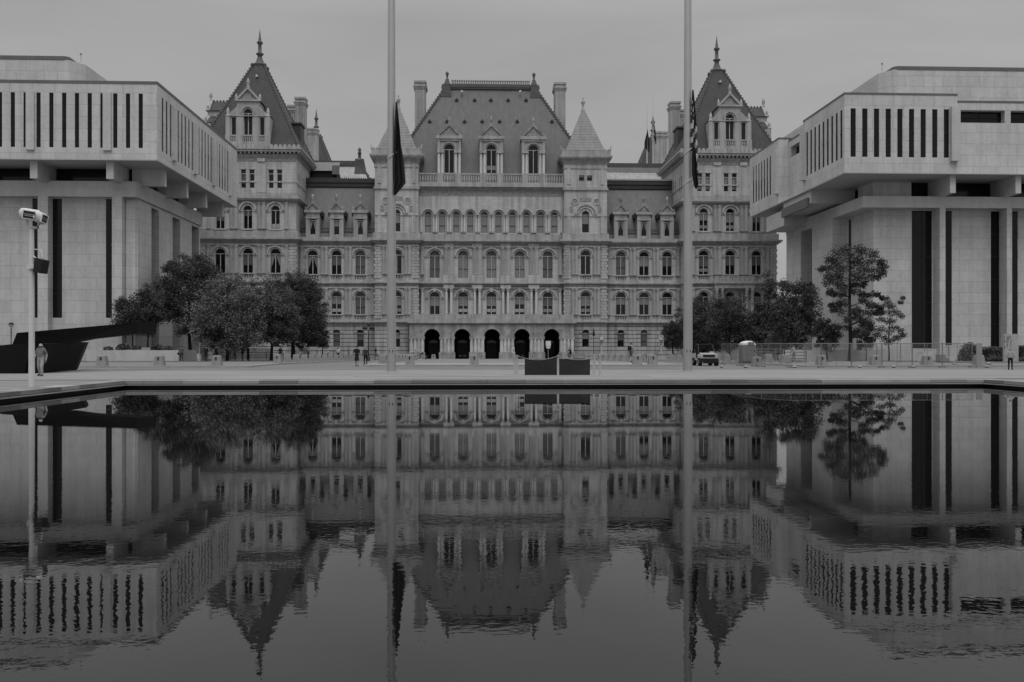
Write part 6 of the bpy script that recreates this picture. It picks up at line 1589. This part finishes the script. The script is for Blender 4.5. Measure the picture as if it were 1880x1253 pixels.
    if bag:
        g_ = MB()
        if bag == 'back': g_.prism([(-.15*k,1.05*k),(.15*k,1.05*k),(.16*k,1.3*k),(.1*k,1.45*k),(-.1*k,1.45*k),(-.16*k,1.3*k)], .1*k, .27*k)
        else: g_.prism([(.2*k,.75*k),(.44*k,.75*k),(.42*k,1.0*k),(.22*k,1.0*k)], -.1*k, .08*k); g_.tube([(.25*k,0,1.0*k),(.22*k,0,1.42*k),(.38*k,0,1.0*k)], .012, 5)
        b2 = link('bag', g_.mesh('bag', [M['c_black']]), None, r.location, rz); tag(b2, 'dark ' + ('backpack on the back of' if bag == 'back' else 'shoulder bag carried by') + ' the ' + label.replace('person ', 'person ', 1), 'bag')
        b2['label'] = ' '.join(b2['label'].split()[:16])
    return r
# nearest walker, then the rest from left to right
person('person in a dark polo shirt and light trousers walking past the sculpture', 75, 692, 63, R(-8), pose='walk', shirt='c_grey', pants='c_light', hair=None, step=.14, wide=1.28, stance=.05)
person('person with a dark bag standing at the end of the marble planter', 333, 663, H=1.75, rz=R(200), shirt='c_mid', pants='c_dark', bag='side', loc=(X_(333,106), 106, gon(-40,106)))
def at(px, Y): x = X_(px, Y); return (x, Y, gon(x, Y))
person('person in dark clothes standing right of the white litter bin', 378, 0, H=1.78, rz=R(170), shirt='c_black', pants='c_black', sleeves='long', loc=at(378.5, 107), arms='pocket')
person('person in a pale top standing left of the thin trunk under the maple', 392, 0, H=1.6, rz=R(60), shirt='c_light', pants='c_dark', loc=at(392, 110))
person('person in dark clothes half hidden by the trunk of the broad maple', 415, 0, H=1.76, rz=R(30), shirt='c_dark', pants='c_black', sleeves='long', loc=at(421, 122))
person('person in a grey shirt standing between the trunks under the pale maple', 431, 0, H=1.72, rz=R(10), shirt='c_grey', pants='c_black', loc=at(431.5, 118), arms='fold')
person('person in black leaning beside a trunk left of the mid grey maple', 455, 0, H=1.8, rz=R(100), shirt='c_black', pants='c_black', sleeves='long', loc=at(456, 112))
person('person in dark clothes right of the leaning one under the mid grey maple', 445, 0, H=1.75, rz=R(-60), shirt='c_black', pants='c_dark', sleeves='long', loc=at(445.5, 115))
person('person in a dark jacket standing before the thick trunk behind the bollards', 515, 0, H=1.8, rz=R(180), shirt='c_dark', pants='c_mid', sleeves='long', loc=at(514.5, 118), arms='pocket')
person('person in a grey coat standing behind the bollards, left of a pair', 560, 0, H=1.95, rz=R(20), shirt='c_mid', pants='c_mid', sleeves='long', loc=at(559.5, 118), skirt=True)
person('person with a raised arm standing behind the bollards, right of a pair', 567, 0, H=1.8, rz=R(-40), shirt='c_grey', pants='c_mid', loc=at(566.5, 118.5), arms='face')
person('person in a pale shirt bending forward over a bollard', 600, 0, H=1.6, rz=R(70), shirt='c_white', pants='c_dark', loc=at(600, 125), lean=.9)
person('person in a white shirt and black trousers standing by the bollard row', 621, 0, H=1.78, rz=R(160), shirt='c_white', pants='c_black', loc=at(620.8, 128))
person('small person in a pale top near the far end of the bollard row', 614.5, 0, H=1.2, rz=R(160), shirt='c_light', pants='c_mid', loc=at(614.3, 130))
person('person in black top and short skirt walking away, left of a couple', 655, 673.5, 39, R(172), pose='walk', shirt='c_black', pants='c_black', shorts=True, step=.16, skirt=True)
person('person in a grey jacket walking away, right of a couple', 671, 672.5, 36, R(186), pose='walk', shirt='c_dark', pants='c_black', sleeves='long', hair='hair_grey', step=.14)
person('person in a black top and shorts striding past the tall dark lamp post', 690, 661, 25, R(-95), pose='walk', shirt='c_black', pants='c_grey', shorts=True, step=.3)
person('person in a pale shirt leaning on the low row of bollards by the left flagpole', 757, 0, H=1.7, rz=R(80), shirt='c_light', pants='c_dark', loc=at(757, 128), lean=.6)
person('person with a dark backpack and pale shirt walking behind the right front bollards', 1158, 0, H=1.82, rz=R(130), pose='walk', shirt='c_light', pants='c_mid', shorts=True, bag='back', loc=at(1158.5, 84), step=.2)
person('person in a white shirt and black trousers walking at far right', 1855, 680.5, 42, R(150), pose='walk', shirt='c_light', pants='c_black', hair='hair_grey', step=.16, arms='pocket')
person('person in pale clothes standing behind the rear fence by a trunk', 1456, 0, H=1.75, rz=R(20), shirt='c_light', pants='c_grey', loc=at(1457, 96))
# ---------------------------------------------------------------- bicycles and riders
def bicycle(label, x, Y, z, rz):
    r = thing('bicycle', label, 'bicycle', (x, Y, z), rz, 'bicycles before the entrance')
    for wx, nm in ((-.52, 'wheel'), (.52, 'wheel')):
        mb = MB(); mb.tube([(wx+.33*math.cos(2*math.pi*i/24), 0, .345+.33*math.sin(2*math.pi*i/24)) for i in range(25)], .02, 6, 0, True, False)
        for i in range(8): a = math.pi*i/8; mb.tube([(wx+.32*math.cos(a),0,.345+.32*math.sin(a)),(wx-.32*math.cos(a),0,.345-.32*math.sin(a))], .004, 4, 1)
        link(nm, mb.mesh(nm, [M['rubber'], M['steel']]), r)
    mb = MB(); bb, st_, hd, ra, fa = (-.06,0,.3), (-.2,0,.82), (.36,0,.86), (-.52,0,.345), (.52,0,.345)
    for a, b_ in ((bb,st_),(bb,(.38,0,.76)),((-.18,0,.76),hd),(bb,ra),((-.17,0,.74),ra),(hd,(.38,0,.72)),((.38,0,.72),fa)): mb.tube([a, b_], .02, 6)
    link('frame', mb.mesh('frame', [M['grey_paint']]), r)
    mb = MB(); mb.tube([(.34,0,.86),(.32,0,.98)], .016, 6); mb.tube([(.24,-.27,1.0),(.34,-.2,1.0),(.34,.2,1.0),(.24,.27,1.0)], .014, 6); link('handlebar', mb.mesh('handlebar', [M['black']]), r)
    mb = MB(); mb.ball((-.22,0,.87), .1, 8, 0, (1.3,.8,.35)); link('saddle', mb.mesh('saddle', [M['black']]), r)
    mb = MB(); mb.tube([(-.06,-.06,.3),(-.06,-.12,.17),(-.06,-.2,.17)], .014, 5); mb.tube([(-.06,.06,.3),(-.06,.12,.43),(-.06,.2,.43)], .014, 5); link('pedals', mb.mesh('pedals', [M['iron']]), r); return r
x, Y, z = at(774, 132); z = gz(Y)+.21; bicycle('bicycle ridden by a person in a white shirt and cap', x, Y, z, R(180))
person('person in a white shirt and cap riding a bicycle before the first arch', 0, 0, H=1.75, rz=R(-90), shirt='c_white', pants='c_mid', skin='skin', hair='hair_grey', loc=(x+.22, Y, z-.02), seated=2, lean=.35)
x, Y, z = at(1046, 128); bicycle('bicycle ridden by a person in black', x, Y, gz(Y)+.21, R(215))
person('person in black riding a bicycle right of the arches', 0, 0, H=1.75, rz=R(-55), shirt='c_black', pants='c_black', sleeves='long', loc=(x+.18, Y+.13, gz(Y)+.19), seated=2, lean=.4)
